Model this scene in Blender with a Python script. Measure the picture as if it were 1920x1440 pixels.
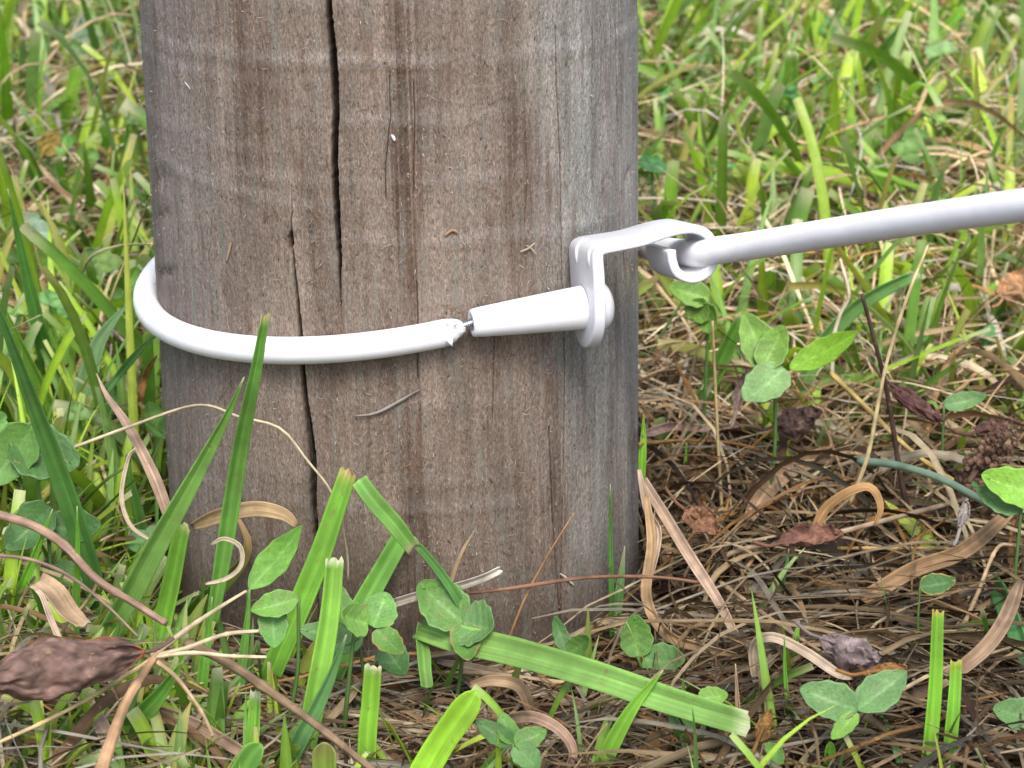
import bpy, math, random
import numpy as np
from mathutils import Vector

for o in list(bpy.data.objects): bpy.data.objects.remove(o)
scene = bpy.context.scene
col = scene.collection
rng = np.random.default_rng(11)
random.seed(11)

# ------------------------------------------------------------------ camera, sky, sun, exposure
FPX, PITCH, CAMH = 4554.6, math.radians(17.0), 0.244        # focal length in px of a 1920 px wide frame
cam = bpy.data.cameras.new('camera'); camo = bpy.data.objects.new('camera', cam); col.objects.link(camo)
camo.location = (0, 0, CAMH); camo.rotation_euler = (math.pi/2 - PITCH, 0, 0)
cam.sensor_width = 36.0; cam.lens = 36.0*FPX/1920.0
cam.clip_start = 0.01; cam.clip_end = 500.0
cam.dof.use_dof = True; cam.dof.focus_distance = 0.60; cam.dof.aperture_fstop = 34.0
scene.camera = camo

SUN_EL, SUN_AZ = math.radians(53), math.radians(174)         # azimuth clockwise from +Y: behind the camera, a little right
world = bpy.data.worlds.new('World'); scene.world = world; world.use_nodes = True
wn = world.node_tree.nodes; wl = world.node_tree.links
bg = wn['Background']; sky = wn.new('ShaderNodeTexSky')
sky.sky_type = 'NISHITA'; sky.sun_disc = False
sky.sun_elevation = SUN_EL; sky.sun_rotation = SUN_AZ
sky.dust_density = 3.0; sky.air_density = 1.0; sky.ozone_density = 0.6
wl.new(sky.outputs[0], bg.inputs[0]); bg.inputs[1].default_value = 0.125
sl = bpy.data.lights.new('sun', 'SUN'); so = bpy.data.objects.new('sun', sl); col.objects.link(so)
sl.energy = 1.5; sl.angle = math.radians(26); sl.color = (1.0, 0.96, 0.89)
sd = Vector((math.sin(SUN_AZ)*math.cos(SUN_EL), math.cos(SUN_AZ)*math.cos(SUN_EL), math.sin(SUN_EL)))
so.rotation_euler = sd.to_track_quat('Z', 'Y').to_euler(); so.location = (0, 0, 5)
scene.view_settings.view_transform = 'Standard'; scene.view_settings.look = 'None'
scene.view_settings.exposure = 1.16; scene.view_settings.gamma = 1.0
scene.view_settings.use_curve_mapping = False
scene.cycles.max_bounces = 8; scene.cycles.diffuse_bounces = 4; scene.cycles.transmission_bounces = 4

# ------------------------------------------------------------------ numpy helpers
def nrm(v): return v/np.maximum(np.linalg.norm(v, axis=-1, keepdims=True), 1e-12)
CAM = np.array([0, 0, CAMH])
FW = np.array([0, math.cos(PITCH), -math.sin(PITCH)]); UPV = np.array([0, math.sin(PITCH), math.cos(PITCH)])
def ray(px, py): return FW*FPX + np.array([1., 0, 0])*(px-960) + UPV*(720-py)
def at(px, py, Y):
    d = ray(px, py); return CAM + d*(Y/d[1])
def hashn(n, seed): return np.random.default_rng(seed).random(n)
def vnoise(x, y, seed=0):
    r = np.random.default_rng(seed).random((256, 256))
    xi = np.floor(x).astype(int); yi = np.floor(y).astype(int); fx = x-xi; fy = y-yi
    fx = fx*fx*(3-2*fx); fy = fy*fy*(3-2*fy)
    a = r[xi & 255, yi & 255]; b = r[(xi+1) & 255, yi & 255]; c = r[xi & 255, (yi+1) & 255]; d = r[(xi+1) & 255, (yi+1) & 255]
    return (a*(1-fx)+b*fx)*(1-fy)+(c*(1-fx)+d*fx)*fy
def fbm(x, y, seed=0, o=4):
    s = 0; a = .5; t = 0
    for k in range(o): s = s+a*vnoise(x*2**k, y*2**k, seed+k); t += a; a *= .5
    return s/t
def gz(x, y):
    x = np.asarray(x, float); y = np.asarray(y, float)
    t = np.clip(y-.62, 0, 2.6)
    base = .11*t + .004*np.sin(x*9+1)*np.cos(y*7) - .007*np.clip((.95-y)/.25, 0, 1)
    return base + .010*(fbm(x*22+50, y*22+50, 5, 3)-.5)
def ground_hit(px, py, h=0.0):
    d = ray(px, py); d = d/d[1]
    Y = np.linspace(.25, 6, 3000); P = CAM+d*Y[:, None]
    below = P[:, 2]-gz(P[:, 0], P[:, 1])-h
    i = np.argmax(below < 0)
    if below[i] >= 0: i = len(Y)-1
    return float(Y[i])
# post geometry (axis sheared a little: it leans left towards the top)
PR, PAX, PAY, PT = 0.065, -0.03385, 0.63906, -0.01843
def axis_x(z): return PAX + PT*(z-CAMH)
def cyl_hit(px, py, rad):
    d = ray(px, py); d = d/d[1]; ox = CAM[0]-PAX; oy = -PAY
    dx = d[0]-PT*d[2]; dy = 1.0
    a = dx*dx+dy*dy; b = 2*(ox*dx+oy*dy); c = ox*ox+oy*oy-rad*rad
    D = b*b-4*a*c
    if D < 0: return None
    t = (-b-math.sqrt(D))/(2*a)
    return CAM+d*t
def cyl_az(px, py):
    p = cyl_hit(px, py, PR)
    while p is None:
        px += 2 if px < 750 else -2; p = cyl_hit(px, py, PR)
    return math.atan2(p[0]-axis_x(p[2]), -(p[1]-PAY)), p[2]   # angle from the front, to the right

def mk_mesh(name, V, Q, C=None, UV=None, smooth=True):
    V = np.asarray(V, np.float32).reshape(-1, 3); Q = np.asarray(Q, np.int32)
    k = Q.shape[1]
    me = bpy.data.meshes.new(name); me.vertices.add(len(V)); me.vertices.foreach_set('co', V.ravel())
    me.loops.add(Q.size); me.loops.foreach_set('vertex_index', Q.ravel())
    me.polygons.add(len(Q)); me.polygons.foreach_set('loop_start', np.arange(0, Q.size, k, dtype=np.int32))
    if smooth: me.polygons.foreach_set('use_smooth', np.ones(len(Q), bool))
    if C is not None:
        at_ = me.attributes.new('Col', 'FLOAT_COLOR', 'POINT')
        c4 = np.ones((len(V), 4), np.float32); c4[:, :3] = np.asarray(C).reshape(-1, 3); at_.data.foreach_set('color', c4.ravel())
    if UV is not None:
        au = me.attributes.new('UVP', 'FLOAT_VECTOR', 'POINT')
        u3 = np.zeros((len(V), 3), np.float32); u3[:, :UV.reshape(-1, UV.shape[-1]).shape[1]] = UV.reshape(-1, UV.shape[-1]); au.data.foreach_set('vector', u3.ravel())
    me.update(calc_edges=True); me.validate()
    return me
def obj(name, me, mat, parent=None):
    o = bpy.data.objects.new(name, me); col.objects.link(o)
    if mat: me.materials.append(mat)
    if parent: o.parent = parent
    return o
def tag(o, label=None, cat=None, group=None, kind=None):
    if label: o['label'] = label
    if cat: o['category'] = cat
    if group: o['group'] = group
    if kind: o['kind'] = kind
    return o
def thing(name, label, cat, loc=(0, 0, 0), group=None):
    o = bpy.data.objects.new(name, None); col.objects.link(o); o.location = Vector([float(v) for v in loc]); o.empty_display_size = .01
    return tag(o, label, cat, group)
def part(name, me, mat, root):
    me.transform(__import__('mathutils').Matrix.Translation(-root.location))
    return obj(name, me, mat, root)
def grid_quads(n, m, wrap=False):
    i = np.arange(n-1)[:, None]; j = np.arange(m if wrap else m-1)[None, :]; j2 = (j+1) % m
    return np.stack([i*m+j, i*m+j2, (i+1)*m+j2, (i+1)*m+j], -1).reshape(-1, 4)
def resample(P, n):
    P = np.asarray(P, float)
    if len(P) == 2: return P[0]+(P[1]-P[0])*np.linspace(0, 1, n)[:, None]
    E = np.vstack([2*P[0]-P[1], P, 2*P[-1]-P[-2]])
    L = np.r_[0, np.cumsum(np.linalg.norm(np.diff(P, axis=0), axis=1))]; s = np.linspace(0, L[-1], n)
    k = np.clip(np.searchsorted(L, s, 'right')-1, 0, len(P)-2); t = ((s-L[k])/np.maximum(L[k+1]-L[k], 1e-9))[:, None]
    a, b, c, d = E[k], E[k+1], E[k+2], E[k+3]
    return .5*((2*b)+(c-a)*t+(2*a-5*b+4*c-d)*t**2+(3*b-3*c+d-a)*t**3)
def tube_arrays(P, r, ns=16, cap=True):
    P = np.asarray(P, float); n = len(P); r = np.broadcast_to(np.asarray(r, float), (n,))
    T = nrm(np.gradient(P, axis=0)); N = np.zeros_like(P)
    ref = np.array([0, 0, 1.]) if abs(T[0, 2]) < .9 else np.array([1., 0, 0])
    nv = ref
    for i in range(n):
        nv = nv-T[i]*np.dot(nv, T[i]); nv = nv/np.linalg.norm(nv); N[i] = nv
    B = np.cross(T, N); a = np.linspace(0, 2*np.pi, ns, endpoint=False)
    V = P[:, None]+r[:, None, None]*(np.cos(a)[None, :, None]*N[:, None]+np.sin(a)[None, :, None]*B[:, None])
    return V
def tube(name, P, r, ns=16, C=None, cap=True):
    P = np.asarray(P, float); r = np.broadcast_to(np.asarray(r, float), (len(P),)).copy()
    if cap:
        P = np.vstack([P[:1], P, P[-1:]]); r = np.r_[1e-6, r, 1e-6]
        P[0] = P[1]-(P[2]-P[1])*1e-3; P[-1] = P[-2]+(P[-2]-P[-3])*1e-3
        if C is not None and np.ndim(C) == 2: C = np.vstack([C[:1], C, C[-1:]])
    V = tube_arrays(P, r, ns)
    n = len(P)
    if C is None: C = np.ones(3)
    CC = np.broadcast_to(np.asarray(C)[:, None, :] if np.ndim(C) == 2 else np.asarray(C), (n, ns, 3))
    L = np.r_[0, np.cumsum(np.linalg.norm(np.diff(P, axis=0), axis=1))]
    UV = np.stack(np.broadcast_arrays(np.linspace(0, 1, ns)[None, :], L[:, None]), -1)
    return mk_mesh(name, V, grid_quads(n, ns, True), CC, UV)

# ------------------------------------------------------------------ materials
def new_mat(name):
    m = bpy.data.materials.new(name); m.use_nodes = True
    return m, m.node_tree.nodes, m.node_tree.links, m.node_tree.nodes['Principled BSDF']
def N(nodes, t, **k):
    n = nodes.new(t)
    for a, v in k.items(): setattr(n, a, v)
    return n
def mixc(nodes, links, mode, fac, a, b):
    n = nodes.new('ShaderNodeMix'); n.data_type = 'RGBA'; n.blend_type = mode; n.clamp_result = False
    for s, v in ((n.inputs[0], fac), (n.inputs[6], a), (n.inputs[7], b)):
        if isinstance(v, (int, float)): s.default_value = v
        elif isinstance(v, tuple): s.default_value = (*v, 1)
        else: links.new(v, s)
    return n.outputs[2]
def ramp(nodes, links, src, stops):
    r = nodes.new('ShaderNodeValToRGB'); e = r.color_ramp.elements
    while len(e) < len(stops): e.new(.5)
    for x, (p, c) in zip(e, stops): x.position = p; x.color = (*c, 1) if isinstance(c, tuple) else (c, c, c, 1)
    links.new(src, r.inputs[0]); return r.outputs[0]
def attr(nodes, nm): 
    a = nodes.new('ShaderNodeAttribute'); a.attribute_name = nm; return a
def noise(nodes, links, vec, scale3, sc=1.0, detail=4, rough=.55):
    mp = nodes.new('ShaderNodeMapping'); mp.inputs['Scale'].default_value = scale3; links.new(vec, mp.inputs[0])
    n = nodes.new('ShaderNodeTexNoise'); n.inputs['Scale'].default_value = sc; n.inputs['Detail'].default_value = detail; n.inputs['Roughness'].default_value = rough
    links.new(mp.outputs[0], n.inputs['Vector']); return n.outputs[0]

def plant_mat(name, vein=0.25, vscale=(14, 60, 0), rough=.42, trans=.35, spot=.25, spec=.4):
    m, n, l, p = new_mat(name)
    c = attr(n, 'Col').outputs['Color']; uv = attr(n, 'UVP').outputs['Vector']
    pos = n.new('ShaderNodeTexCoord').outputs['Object']
    v1 = noise(n, l, uv, vscale, 1.0, 2)
    k1 = ramp(n, l, v1, [(.3, 1-vein), (.7, 1+vein)])
    v2 = noise(n, l, pos, (180, 180, 180), 1.0, 3)
    k2 = ramp(n, l, v2, [(.3, 1-spot), (.7, 1+spot*.6)])
    cc = mixc(n, l, 'MULTIPLY', 1.0, c, k1); cc = mixc(n, l, 'MULTIPLY', 1.0, cc, k2)
    v3 = noise(n, l, pos, (420, 420, 420), 1.0, 3, .6); cc = mixc(n, l, 'MIX', ramp(n, l, v3, [(.64, 0.0), (.70, .6)]), cc, (.30, .22, .10))
    l.new(cc, p.inputs['Base Color']); p.inputs['Roughness'].default_value = rough; p.inputs['Specular IOR Level'].default_value = spec
    bp = n.new('ShaderNodeBump'); bp.inputs['Strength'].default_value = .35; bp.inputs['Distance'].default_value = .0004
    l.new(v1, bp.inputs['Height']); l.new(bp.outputs[0], p.inputs['Normal'])
    if trans > 0:
        t = n.new('ShaderNodeBsdfTranslucent'); tc = mixc(n, l, 'MULTIPLY', 1.0, cc, (1.25, 1.25, .6)); l.new(tc, t.inputs[0])
        mx = n.new('ShaderNodeMixShader'); mx.inputs[0].default_value = trans
        l.new(p.outputs[0], mx.inputs[1]); l.new(t.outputs[0], mx.inputs[2]); l.new(mx.outputs[0], n['Material Output'].inputs[0])
    return m
M = {}
M['grass'] = plant_mat('green_grass', .15, (13, 25, 0), .42, .40, .16)
M['leaf'] = plant_mat('clover_leaf', .16, (16, 16, 0), .45, .25, .22, .45)
M['dry'] = plant_mat('dry_grass', .28, (7, 60, 0), .7, .12, .35, .2)
M['deadleaf'] = plant_mat('dead_leaf', .35, (9, 9, 0), .75, .06, .4, .15)

m, n, l, p = new_mat('weathered_wood'); M['wood'] = m
c = attr(n, 'Col').outputs['Color']; pos = n.new('ShaderNodeTexCoord').outputs['Object']
f1 = noise(n, l, pos, (3200, 3200, 900), 1, 4, .7); f2 = noise(n, l, pos, (700, 700, 90), 1, 5, .65); f3 = noise(n, l, pos, (1300, 1300, 620), 1, 3, .6); f5 = noise(n, l, pos, (420, 420, 55), 1, 4, .65); f6 = noise(n, l, pos, (260, 260, 38), 1, 5, .65); f4 = noise(n, l, pos, (520, 520, 360), 1, 3, .6)
k = mixc(n, l, 'MULTIPLY', 1, c, ramp(n, l, f1, [(.25, .36), (.5, .96), (.75, 1.75)]))
k = mixc(n, l, 'MULTIPLY', 1, k, ramp(n, l, f2, [(.3, .84), (.7, 1.14)]))
k = mixc(n, l, 'MIX', ramp(n, l, f5, [(.54, 0.0), (.70, .5)]), k, (.165, .192, .165))
k = mixc(n, l, 'MIX', ramp(n, l, f6, [(.53, 0.0), (.70, .62)]), k, (.120, .074, .050))
k = mixc(n, l, 'MIX', ramp(n, l, f3, [(.28, .9), (.36, 0.0)]), k, (.035, .018, .010))
k = mixc(n, l, 'MIX', ramp(n, l, f3, [(.62, 0.0), (.72, .6)]), k, (.40, .33, .27))
k = mixc(n, l, 'MIX', ramp(n, l, f4, [(.66, 0.0), (.74, .55)]), k, (.13, .055, .022))
l.new(k, p.inputs['Base Color']); p.inputs['Roughness'].default_value = .85; p.inputs['Specular IOR Level'].default_value = .2
b1 = n.new('ShaderNodeBump'); b1.inputs['Strength'].default_value = .6; b1.inputs['Distance'].default_value = .0006; l.new(f1, b1.inputs['Height'])
b2 = n.new('ShaderNodeBump'); b2.inputs['Strength'].default_value = .5; b2.inputs['Distance'].default_value = .0008; l.new(f3, b2.inputs['Height']); l.new(b1.outputs[0], b2.inputs['Normal'])
l.new(b2.outputs[0], p.inputs['Normal'])

def white_mat(name, base, rough, bump=.15):
    m, n, l, p = new_mat(name)
    c = attr(n, 'Col').outputs['Color']; pos = n.new('ShaderNodeTexCoord').outputs['Object']
    f = noise(n, l, pos, (700, 700, 700), 1, 4, .6); g = noise(n, l, pos, (120, 120, 120), 1, 4, .6)
    k = mixc(n, l, 'MULTIPLY', 1, c, ramp(n, l, g, [(.3, tuple(v*.94 for v in base)), (.6, base)]))
    k = mixc(n, l, 'MIX', ramp(n, l, f, [(.72, 0.0), (.78, .35)]), k, (.35, .31, .27))
    gr = noise(n, l, pos, (60, 60, 200), 1, 6, .7); k = mixc(n, l, 'MIX', ramp(n, l, gr, [(.52, 0.0), (.72, .22)]), k, (.42, .40, .34))
    l.new(k, p.inputs['Base Color']); p.inputs['Roughness'].default_value = rough
    b = n.new('ShaderNodeBump'); b.inputs['Strength'].default_value = bump; b.inputs['Distance'].default_value = .0003; l.new(g, b.inputs['Height']); l.new(b.outputs[0], p.inputs['Normal'])
    return m
M['plastic'] = white_mat('white_insulation', (.83, .83, .87), .42)
M['paint'] = white_mat('white_powder_coat', (.66, .665, .71), .36)
m, n, l, p = new_mat('bare_metal'); M['metal'] = m
p.inputs['Metallic'].default_value = 1; p.inputs['Roughness'].default_value = .35; p.inputs['Base Color'].default_value = (.5, .51, .54, 1)
m, n, l, p = new_mat('dark_hole'); M['hole'] = m
p.inputs['Base Color'].default_value = (.05, .05, .055, 1); p.inputs['Roughness'].default_value = .7
m, n, l, p = new_mat('soil'); M['soil'] = m
pos = n.new('ShaderNodeTexCoord').outputs['Object']
f = noise(n, l, pos, (260, 260, 260), 1, 6, .65); g = noise(n, l, pos, (14, 14, 14), 1, 4, .6)
k = ramp(n, l, f, [(.3, (.018, .011, .006)), (.5, (.055, .034, .02)), (.72, (.13, .085, .05))])
k = mixc(n, l, 'MIX', ramp(n, l, g, [(.5, 0.0), (.7, .5)]), k, (.05, .06, .02))
l.new(k, p.inputs['Base Color']); p.inputs['Roughness'].default_value = .95
b = n.new('ShaderNodeBump'); b.inputs['Strength'].default_value = 1; b.inputs['Distance'].default_value = .004; l.new(f, b.inputs['Height']); l.new(b.outputs[0], p.inputs['Normal'])

# ------------------------------------------------------------------ ground
def axis_samples(lo, hi, step, far, n):
    core = np.arange(lo, hi, step); g = np.geomspace(.05, far, n)
    return np.unique(np.r_[lo-g[::-1], core, hi+g])
gx = axis_samples(-.8, .8, .012, 150, 26); gy = axis_samples(.1, 2.2, .012, 200, 30)
X, Y = np.meshgrid(gx, gy, indexing='ij')
V = np.stack([X, Y, gz(X, Y)], -1)
tag(obj('ground', mk_mesh('ground', V, grid_quads(len(gx), len(gy))[:, ::-1]), M['soil']), 'dark soil under the grass and dry litter', kind='structure')

# ------------------------------------------------------------------ the post
def crack_path(pix):
    r = [cyl_az(x, y)+(w,) for x, y, w in pix]
    r = np.array(r); r = r[np.argsort(r[:, 1])]; return r
PXM = .574/FPX      # metres per px at the post's front
CR = [crack_path([(615,-40,9),(615,0,10),(619,55,11),(625,104,12),(628,160,12),(629.6,208,11),(628,260,11),(627,312,11),(630,370,11),(632,417,10),(635,460,8),(637,500,6),(638,545,3),(639,590,.5)]),
      crack_path([(547,345,.6),(547,400,1.5),(546,430,3),(544,445,9),(545,462,8),(550,482,5),(554,525,6),(559,580,7),(563,628,8),(567,690,9),(571,748,10),(576,785,12),(582,830,13),(585,860,14),(586,941,12),(590,985,10),(592,1040,8),(595,1100,3)])]
HL = [crack_path([(1043,40,.3),(1046,150,1.3),(1052,300,1.8),(1054,480,1.5),(1058,700,1.6),(1056,900,1.2),(1052,1150,1.5)]),
      crack_path([(1155,-20,1.6),(1157,130,2.0),(1160,250,1.6),(1164,420,1.4),(1180,620,1.4),(1184,760,2.0),(1188,900,1.5)]),
      crack_path([(1030,800,.6),(1036,960,1.4),(1050,1160,1.2)]),
      crack_path([(730,140,.4),(732,220,1.0),(722,320,.5)]), crack_path([(776,150,.4),(778,230,.9),(776,330,.4)]),
      crack_path([(782,520,.3),(784,600,1.0),(783,680,.4)]), crack_path([(930,560,.3),(926,700,.9),(924,800,.3)]),
      crack_path([(985,240,.3),(990,330,1.1),(984,430,.3)]), crack_path([(1112,0,.8),(1113,90,1.2),(1112,160,.4)])]
az_front = np.linspace(-1.85, 1.85, 4001); dens = np.ones_like(az_front)
for c in CR: dens += 2.2*np.exp(-((az_front-c[:, 0].mean())/(.05))**2)
for c in HL: dens += 1.6*np.exp(-((az_front-c[:, 0].mean())/(.03))**2)
cd = np.cumsum(dens); cd = (cd-cd[0])/(cd[-1]-cd[0])
az = np.interp(np.linspace(0, 1, 800), cd, az_front)
az = np.r_[az, np.linspace(1.85, 2*np.pi-1.85, 42)[1:-1]]
zz = np.r_[np.linspace(-.06, -.012, 5), np.linspace(-.01, .185, 470), np.linspace(.19, 1.05, 40)]
A, Z = np.meshgrid(az, zz)
Aw = np.where(A > np.pi, A-2*np.pi, A)
S = Aw*PR                                    # arc length from the front, m
px_s = lambda x, y: cyl_az(x, y)[0]*PR
r = np.full_like(A, PR)
r += .0009*(fbm(S*60+9, Z*14+3, 21, 3)-.5) + .00016*(fbm(S*900+99, Z*60+3, 22, 3)-.5) + .00020*(fbm(S*2600, Z*500, 25, 2)-.5)
r += .0005*(np.abs(fbm(S*45+9, Z*3+3, 29, 2)-.5)*2-.4)
depth = np.zeros_like(A); crackmask = np.zeros_like(A)
jit = (vnoise(Z*900, Z*0+3, 31)-.5)*.00022
for ci, c in enumerate(CR+HL):
    a0 = np.interp(Z, c[:, 1], c[:, 0]); w = np.interp(Z, c[:, 1], c[:, 2], left=0, right=c[-1, 2] if c[-1, 1] > .17 else 0)*PXM*.42
    if ci == 1 or ci > 1: w = np.where(Z < c[0, 1], c[0, 2]*PXM*.5*np.clip(1-(c[0, 1]-Z)/.02, 0, 1), w)
    if ci > 1: w = np.where(w > 2e-5, np.maximum(w*(1.9 if ci < 5 else 1.1), .00018 if ci < 5 else .00009), 0)
    dd = np.abs((Aw-a0)*PR+(jit if ci < 2 else jit*.5))
    hw = np.maximum(w*1.25, 1e-6)
    prof = np.clip(1.25-dd/hw, 0, 1)**.8
    dep = np.clip(w*16, 0, .013) if ci < 2 else np.clip(w*8, 0, .0016)
    depth = np.maximum(depth, prof*dep); crackmask = np.maximum(crackmask, np.clip(1.2-dd/(hw), 0, 1)*(w > 1e-5))
    if ci < 2: r += .0003*np.exp(-(dd/.0016)**2)*(w > 1e-4)
# faint growth-ring ledges round the post; each: (pixel y at x=700, tilt, strength, px range)
bands = [(8, .0, .5, 300, 1200), (116, .0, 1.2, 270, 1200), (225, .0, 1.0, 560, 960), (165, .02, .6, 270, 480), (342, .0, .8, 470, 980), (452, .01, .9, 560, 1150), (300, .05, .7, 270, 480),
         (402, .09, 1.0, 285, 600), (565, .0, .35, 600, 1000), (760, .01, .45, 650, 1000), (955, .0, .8, 340, 940), (905, .02, .4, 330, 900)]
bandcol = np.zeros_like(A)
for (y0, tl, stg, xa, xb) in bands:
    a_, z_ = cyl_az(700, y0); zc = z_-tl*(S-a_*PR)-(.0012*(vnoise(S*70+y0, S*0+y0, 41)-.5))
    t = (Z-zc)/.0016; msk = np.clip((S-px_s(xa, 450))/.012+1, 0, 1)*np.clip((px_s(xb, 450)-S)/.012+1, 0, 1)*(.35+.9*vnoise(S*90+y0*3, Z*20, 42))
    r += stg*.00013*msk*np.exp(-t*t); bandcol += stg*msk*(np.exp(-((t-.1)/1.1)**2)*.9-np.exp(-((t+1.5)/.5)**2)*.45)
# chipped notches on the left edge
for (nx, ny, dz, da) in [(300, 335, .003, .006), (303, 405, .002, .007), (307, 512, .0016, .010), (552, 447, .0022, .004), (1180, 330, .002, .003)]:
    a_, z_ = cyl_az(nx, ny); g = np.exp(-((Z-z_-.25*(S-a_*PR))/dz)**2-((S-a_*PR)/da)**2)
    r -= .0007*g*(.4+1.2*vnoise(S*2500, Z*300, 61)); bandcol -= 1.1*g*vnoise(S*2200, Z*900, 62)
r -= depth
V = np.stack([axis_x(Z)+r*np.sin(A), PAY-r*np.cos(A), Z], -1)
# wood colour: grey brown, pinkish grey to the left, greenish grey to the right, both sides painted lighter for overcast side light, brown drip stains
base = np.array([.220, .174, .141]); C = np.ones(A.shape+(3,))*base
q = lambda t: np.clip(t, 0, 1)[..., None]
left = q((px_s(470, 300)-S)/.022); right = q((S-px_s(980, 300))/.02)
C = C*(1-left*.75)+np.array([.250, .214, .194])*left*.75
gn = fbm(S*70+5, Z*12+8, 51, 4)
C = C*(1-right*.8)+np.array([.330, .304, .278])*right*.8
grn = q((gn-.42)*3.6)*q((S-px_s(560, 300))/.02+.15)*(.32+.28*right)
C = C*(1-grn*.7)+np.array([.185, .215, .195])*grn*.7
low = q((cyl_az(900, 560)[1]-Z)/.10)                # damp and browner towards the foot, with the grass's shade painted in
C = C*(1-low*.50)+np.array([.125, .085, .060])*low*.50
wob = (fbm(Z*18, Z*0+7, 52, 3)-.5)*.004
for (x0, hw_, st, ya, yb) in [(455, 26, .75, -100, 360), (490, 14, .8, 60, 330), (500, 40, .35, 60, 520), (758, 18, 1.0, -100, 1150), (742, 36, .35, 0, 1100), (700, 26, .3, 560, 900), (965, 16, .85, 150, 520), (990, 22, .55, 180, 800), (925, 26, .5, 600, 1000), (1035, 24, .85, 700, 1080),
                            (1010, 14, .8, 930, 1120), (1130, 22, .5, 60, 240), (1165, 16, .45, 120, 300), (1150, 30, .45, 420, 1100), (655, 22, .25, 0, 900), (590, 30, .25, 300, 1000), (860, 40, .25, 600, 1150), (1085, 20, .35, 480, 1000), (330, 26, .35, 560, 1000), (410, 26, .3, 640, 1100)]:
    zt = cyl_az(800, ya)[1]; zb = cyl_az(800, yb)[1]; s0 = px_s(x0, 300)
    env = np.clip((zt-Z)/.014+.5, 0, 1)*np.clip((Z-zb)/.014+.5, 0, 1)
    edge = (fbm(S*1800, Z*26, 53, 3)-.5)*.009
    k_ = st*np.exp(-np.abs((S-s0+wob+edge)/(hw_*PXM))**3)*env*np.clip(-.05+1.7*fbm(S*800+x0, Z*30, 54, 4), 0, 1)
    k_ = np.clip(k_, 0, 1)[..., None]; C = C*(1-k_*.82)+np.array([.070, .042, .028])*k_*.9
C *= (1+.34*(fbm(S*1100, Z*60, 55, 3)-.5))[..., None]*(1+.75*(fbm(S*180+4, Z*28, 56, 4)-.5))[..., None]
C += np.clip(bandcol, -1, 1)[..., None]*np.array([.042, .044, .046])*(np.where(bandcol > 0, 1, 1.1)[..., None])
ck = np.clip(depth/.003, 0, 1)[..., None]; C = C*(1-ck)+np.array([.03, .02, .014])*ck
hk = np.clip(crackmask*1.3, 0, 1)[..., None]*.9; C = C*(1-hk)+np.array([.045, .03, .022])*hk
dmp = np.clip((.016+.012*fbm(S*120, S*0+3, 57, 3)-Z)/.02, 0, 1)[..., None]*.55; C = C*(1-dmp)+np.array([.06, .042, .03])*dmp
C = np.clip(C, .01, .9)
post = thing('wooden_post', 'thick round weathered timber fence post with two long dark cracks', 'post', (axis_x(0), PAY, 0))
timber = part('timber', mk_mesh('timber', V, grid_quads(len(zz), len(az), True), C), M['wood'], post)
ring = V[-1]; cap = np.vstack([ring, ring.mean(0)[None]]); nr = len(ring)
part('end_grain', mk_mesh('end_grain', cap, np.stack([np.arange(nr), (np.arange(nr)+1) % nr, np.full(nr, nr)], 1), np.full((nr+1, 3), .2), smooth=False), M['wood'], post)
def post_pt(s, z, off):
    a = s/PR; rr = PR+off
    return np.stack([axis_x(z)+rr*np.sin(a), PAY-rr*np.cos(a), z], -1)
# loose wood fibres and mown clippings sticking to the surface (far too many and small to count)
def ribbons(P, W, SIDE, COL, across=2, fold=0.0, UVL=None, thick=None):
    """P (n,s,3) centre lines, W (n,s) half widths, SIDE (n,s,3), COL (n,s,3)"""
    n_, s_, _ = P.shape
    T = nrm(np.gradient(P, axis=1)); SIDE = nrm(SIDE-T*(SIDE*T).sum(-1, keepdims=True)); NN = np.cross(SIDE, T)
    v = np.linspace(-1, 1, across)
    VV = P[:, :, None]+SIDE[:, :, None]*(v[None, None, :, None]*W[:, :, None, None])+NN[:, :, None]*(np.abs(v)[None, None, :, None]*W[:, :, None, None]*fold)
    CC = np.repeat(COL[:, :, None], across, 2)
    if across >= 3: CC = CC*(1+.18*(np.abs(v)<.2)[None, None, :, None])
    L = np.concatenate([np.zeros((n_, 1)), np.cumsum(np.linalg.norm(np.diff(P, axis=1), axis=-1), 1)], 1)
    off = hashn(n_, 77)[:, None]*50
    UV = np.stack(np.broadcast_arrays(v[None, None, :]*.5+.5+off[:, :, None], L[:, :, None]+off[:, :, None], 0.), -1)
    q0 = grid_quads(s_, across); Q = (q0[None]+(np.arange(n_)*s_*across)[:, None, None]).reshape(-1, 4)
    return VV.reshape(-1, 3), Q, CC.reshape(-1, 3), UV.reshape(-1, 3)
nf = 4200
s0 = rng.uniform(-.100, .100, nf); z0 = .002+.19*rng.random(nf)**.85
ln = rng.gamma(1.8, .00050, nf)+.0005; hd = rng.normal(1.4, 1.0, nf); cv = rng.normal(0, .8, nf)
for c in CR:
    near_ = np.abs(s0-np.interp(z0, c[:, 1], c[:, 0])*PR) < .0035; s0 = np.where(near_, s0+.007, s0)
clump = fbm(s0*60+3, z0*40+5, 66, 3); ln = ln*np.where(clump > .5, 1.15, .7)
t = np.linspace(-.5, .5, 6)[None]; ang = hd[:, None]+cv[:, None]*t
ds = np.cumsum(np.cos(ang), 1)/6*ln[:, None]; dz = np.cumsum(np.sin(ang), 1)/6*ln[:, None]
ss = s0[:, None]+ds; z_ = z0[:, None]+dz; off = .0002+.0007*rng.random((nf, 1))*(1-(t*2)**2)
P = post_pt(ss, z_, off); nb = nrm(np.stack([np.sin(ss/PR), -np.cos(ss/PR), 0*ss], -1)); Tt = nrm(np.gradient(P, axis=1)); SD = np.cross(nb, Tt)
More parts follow.
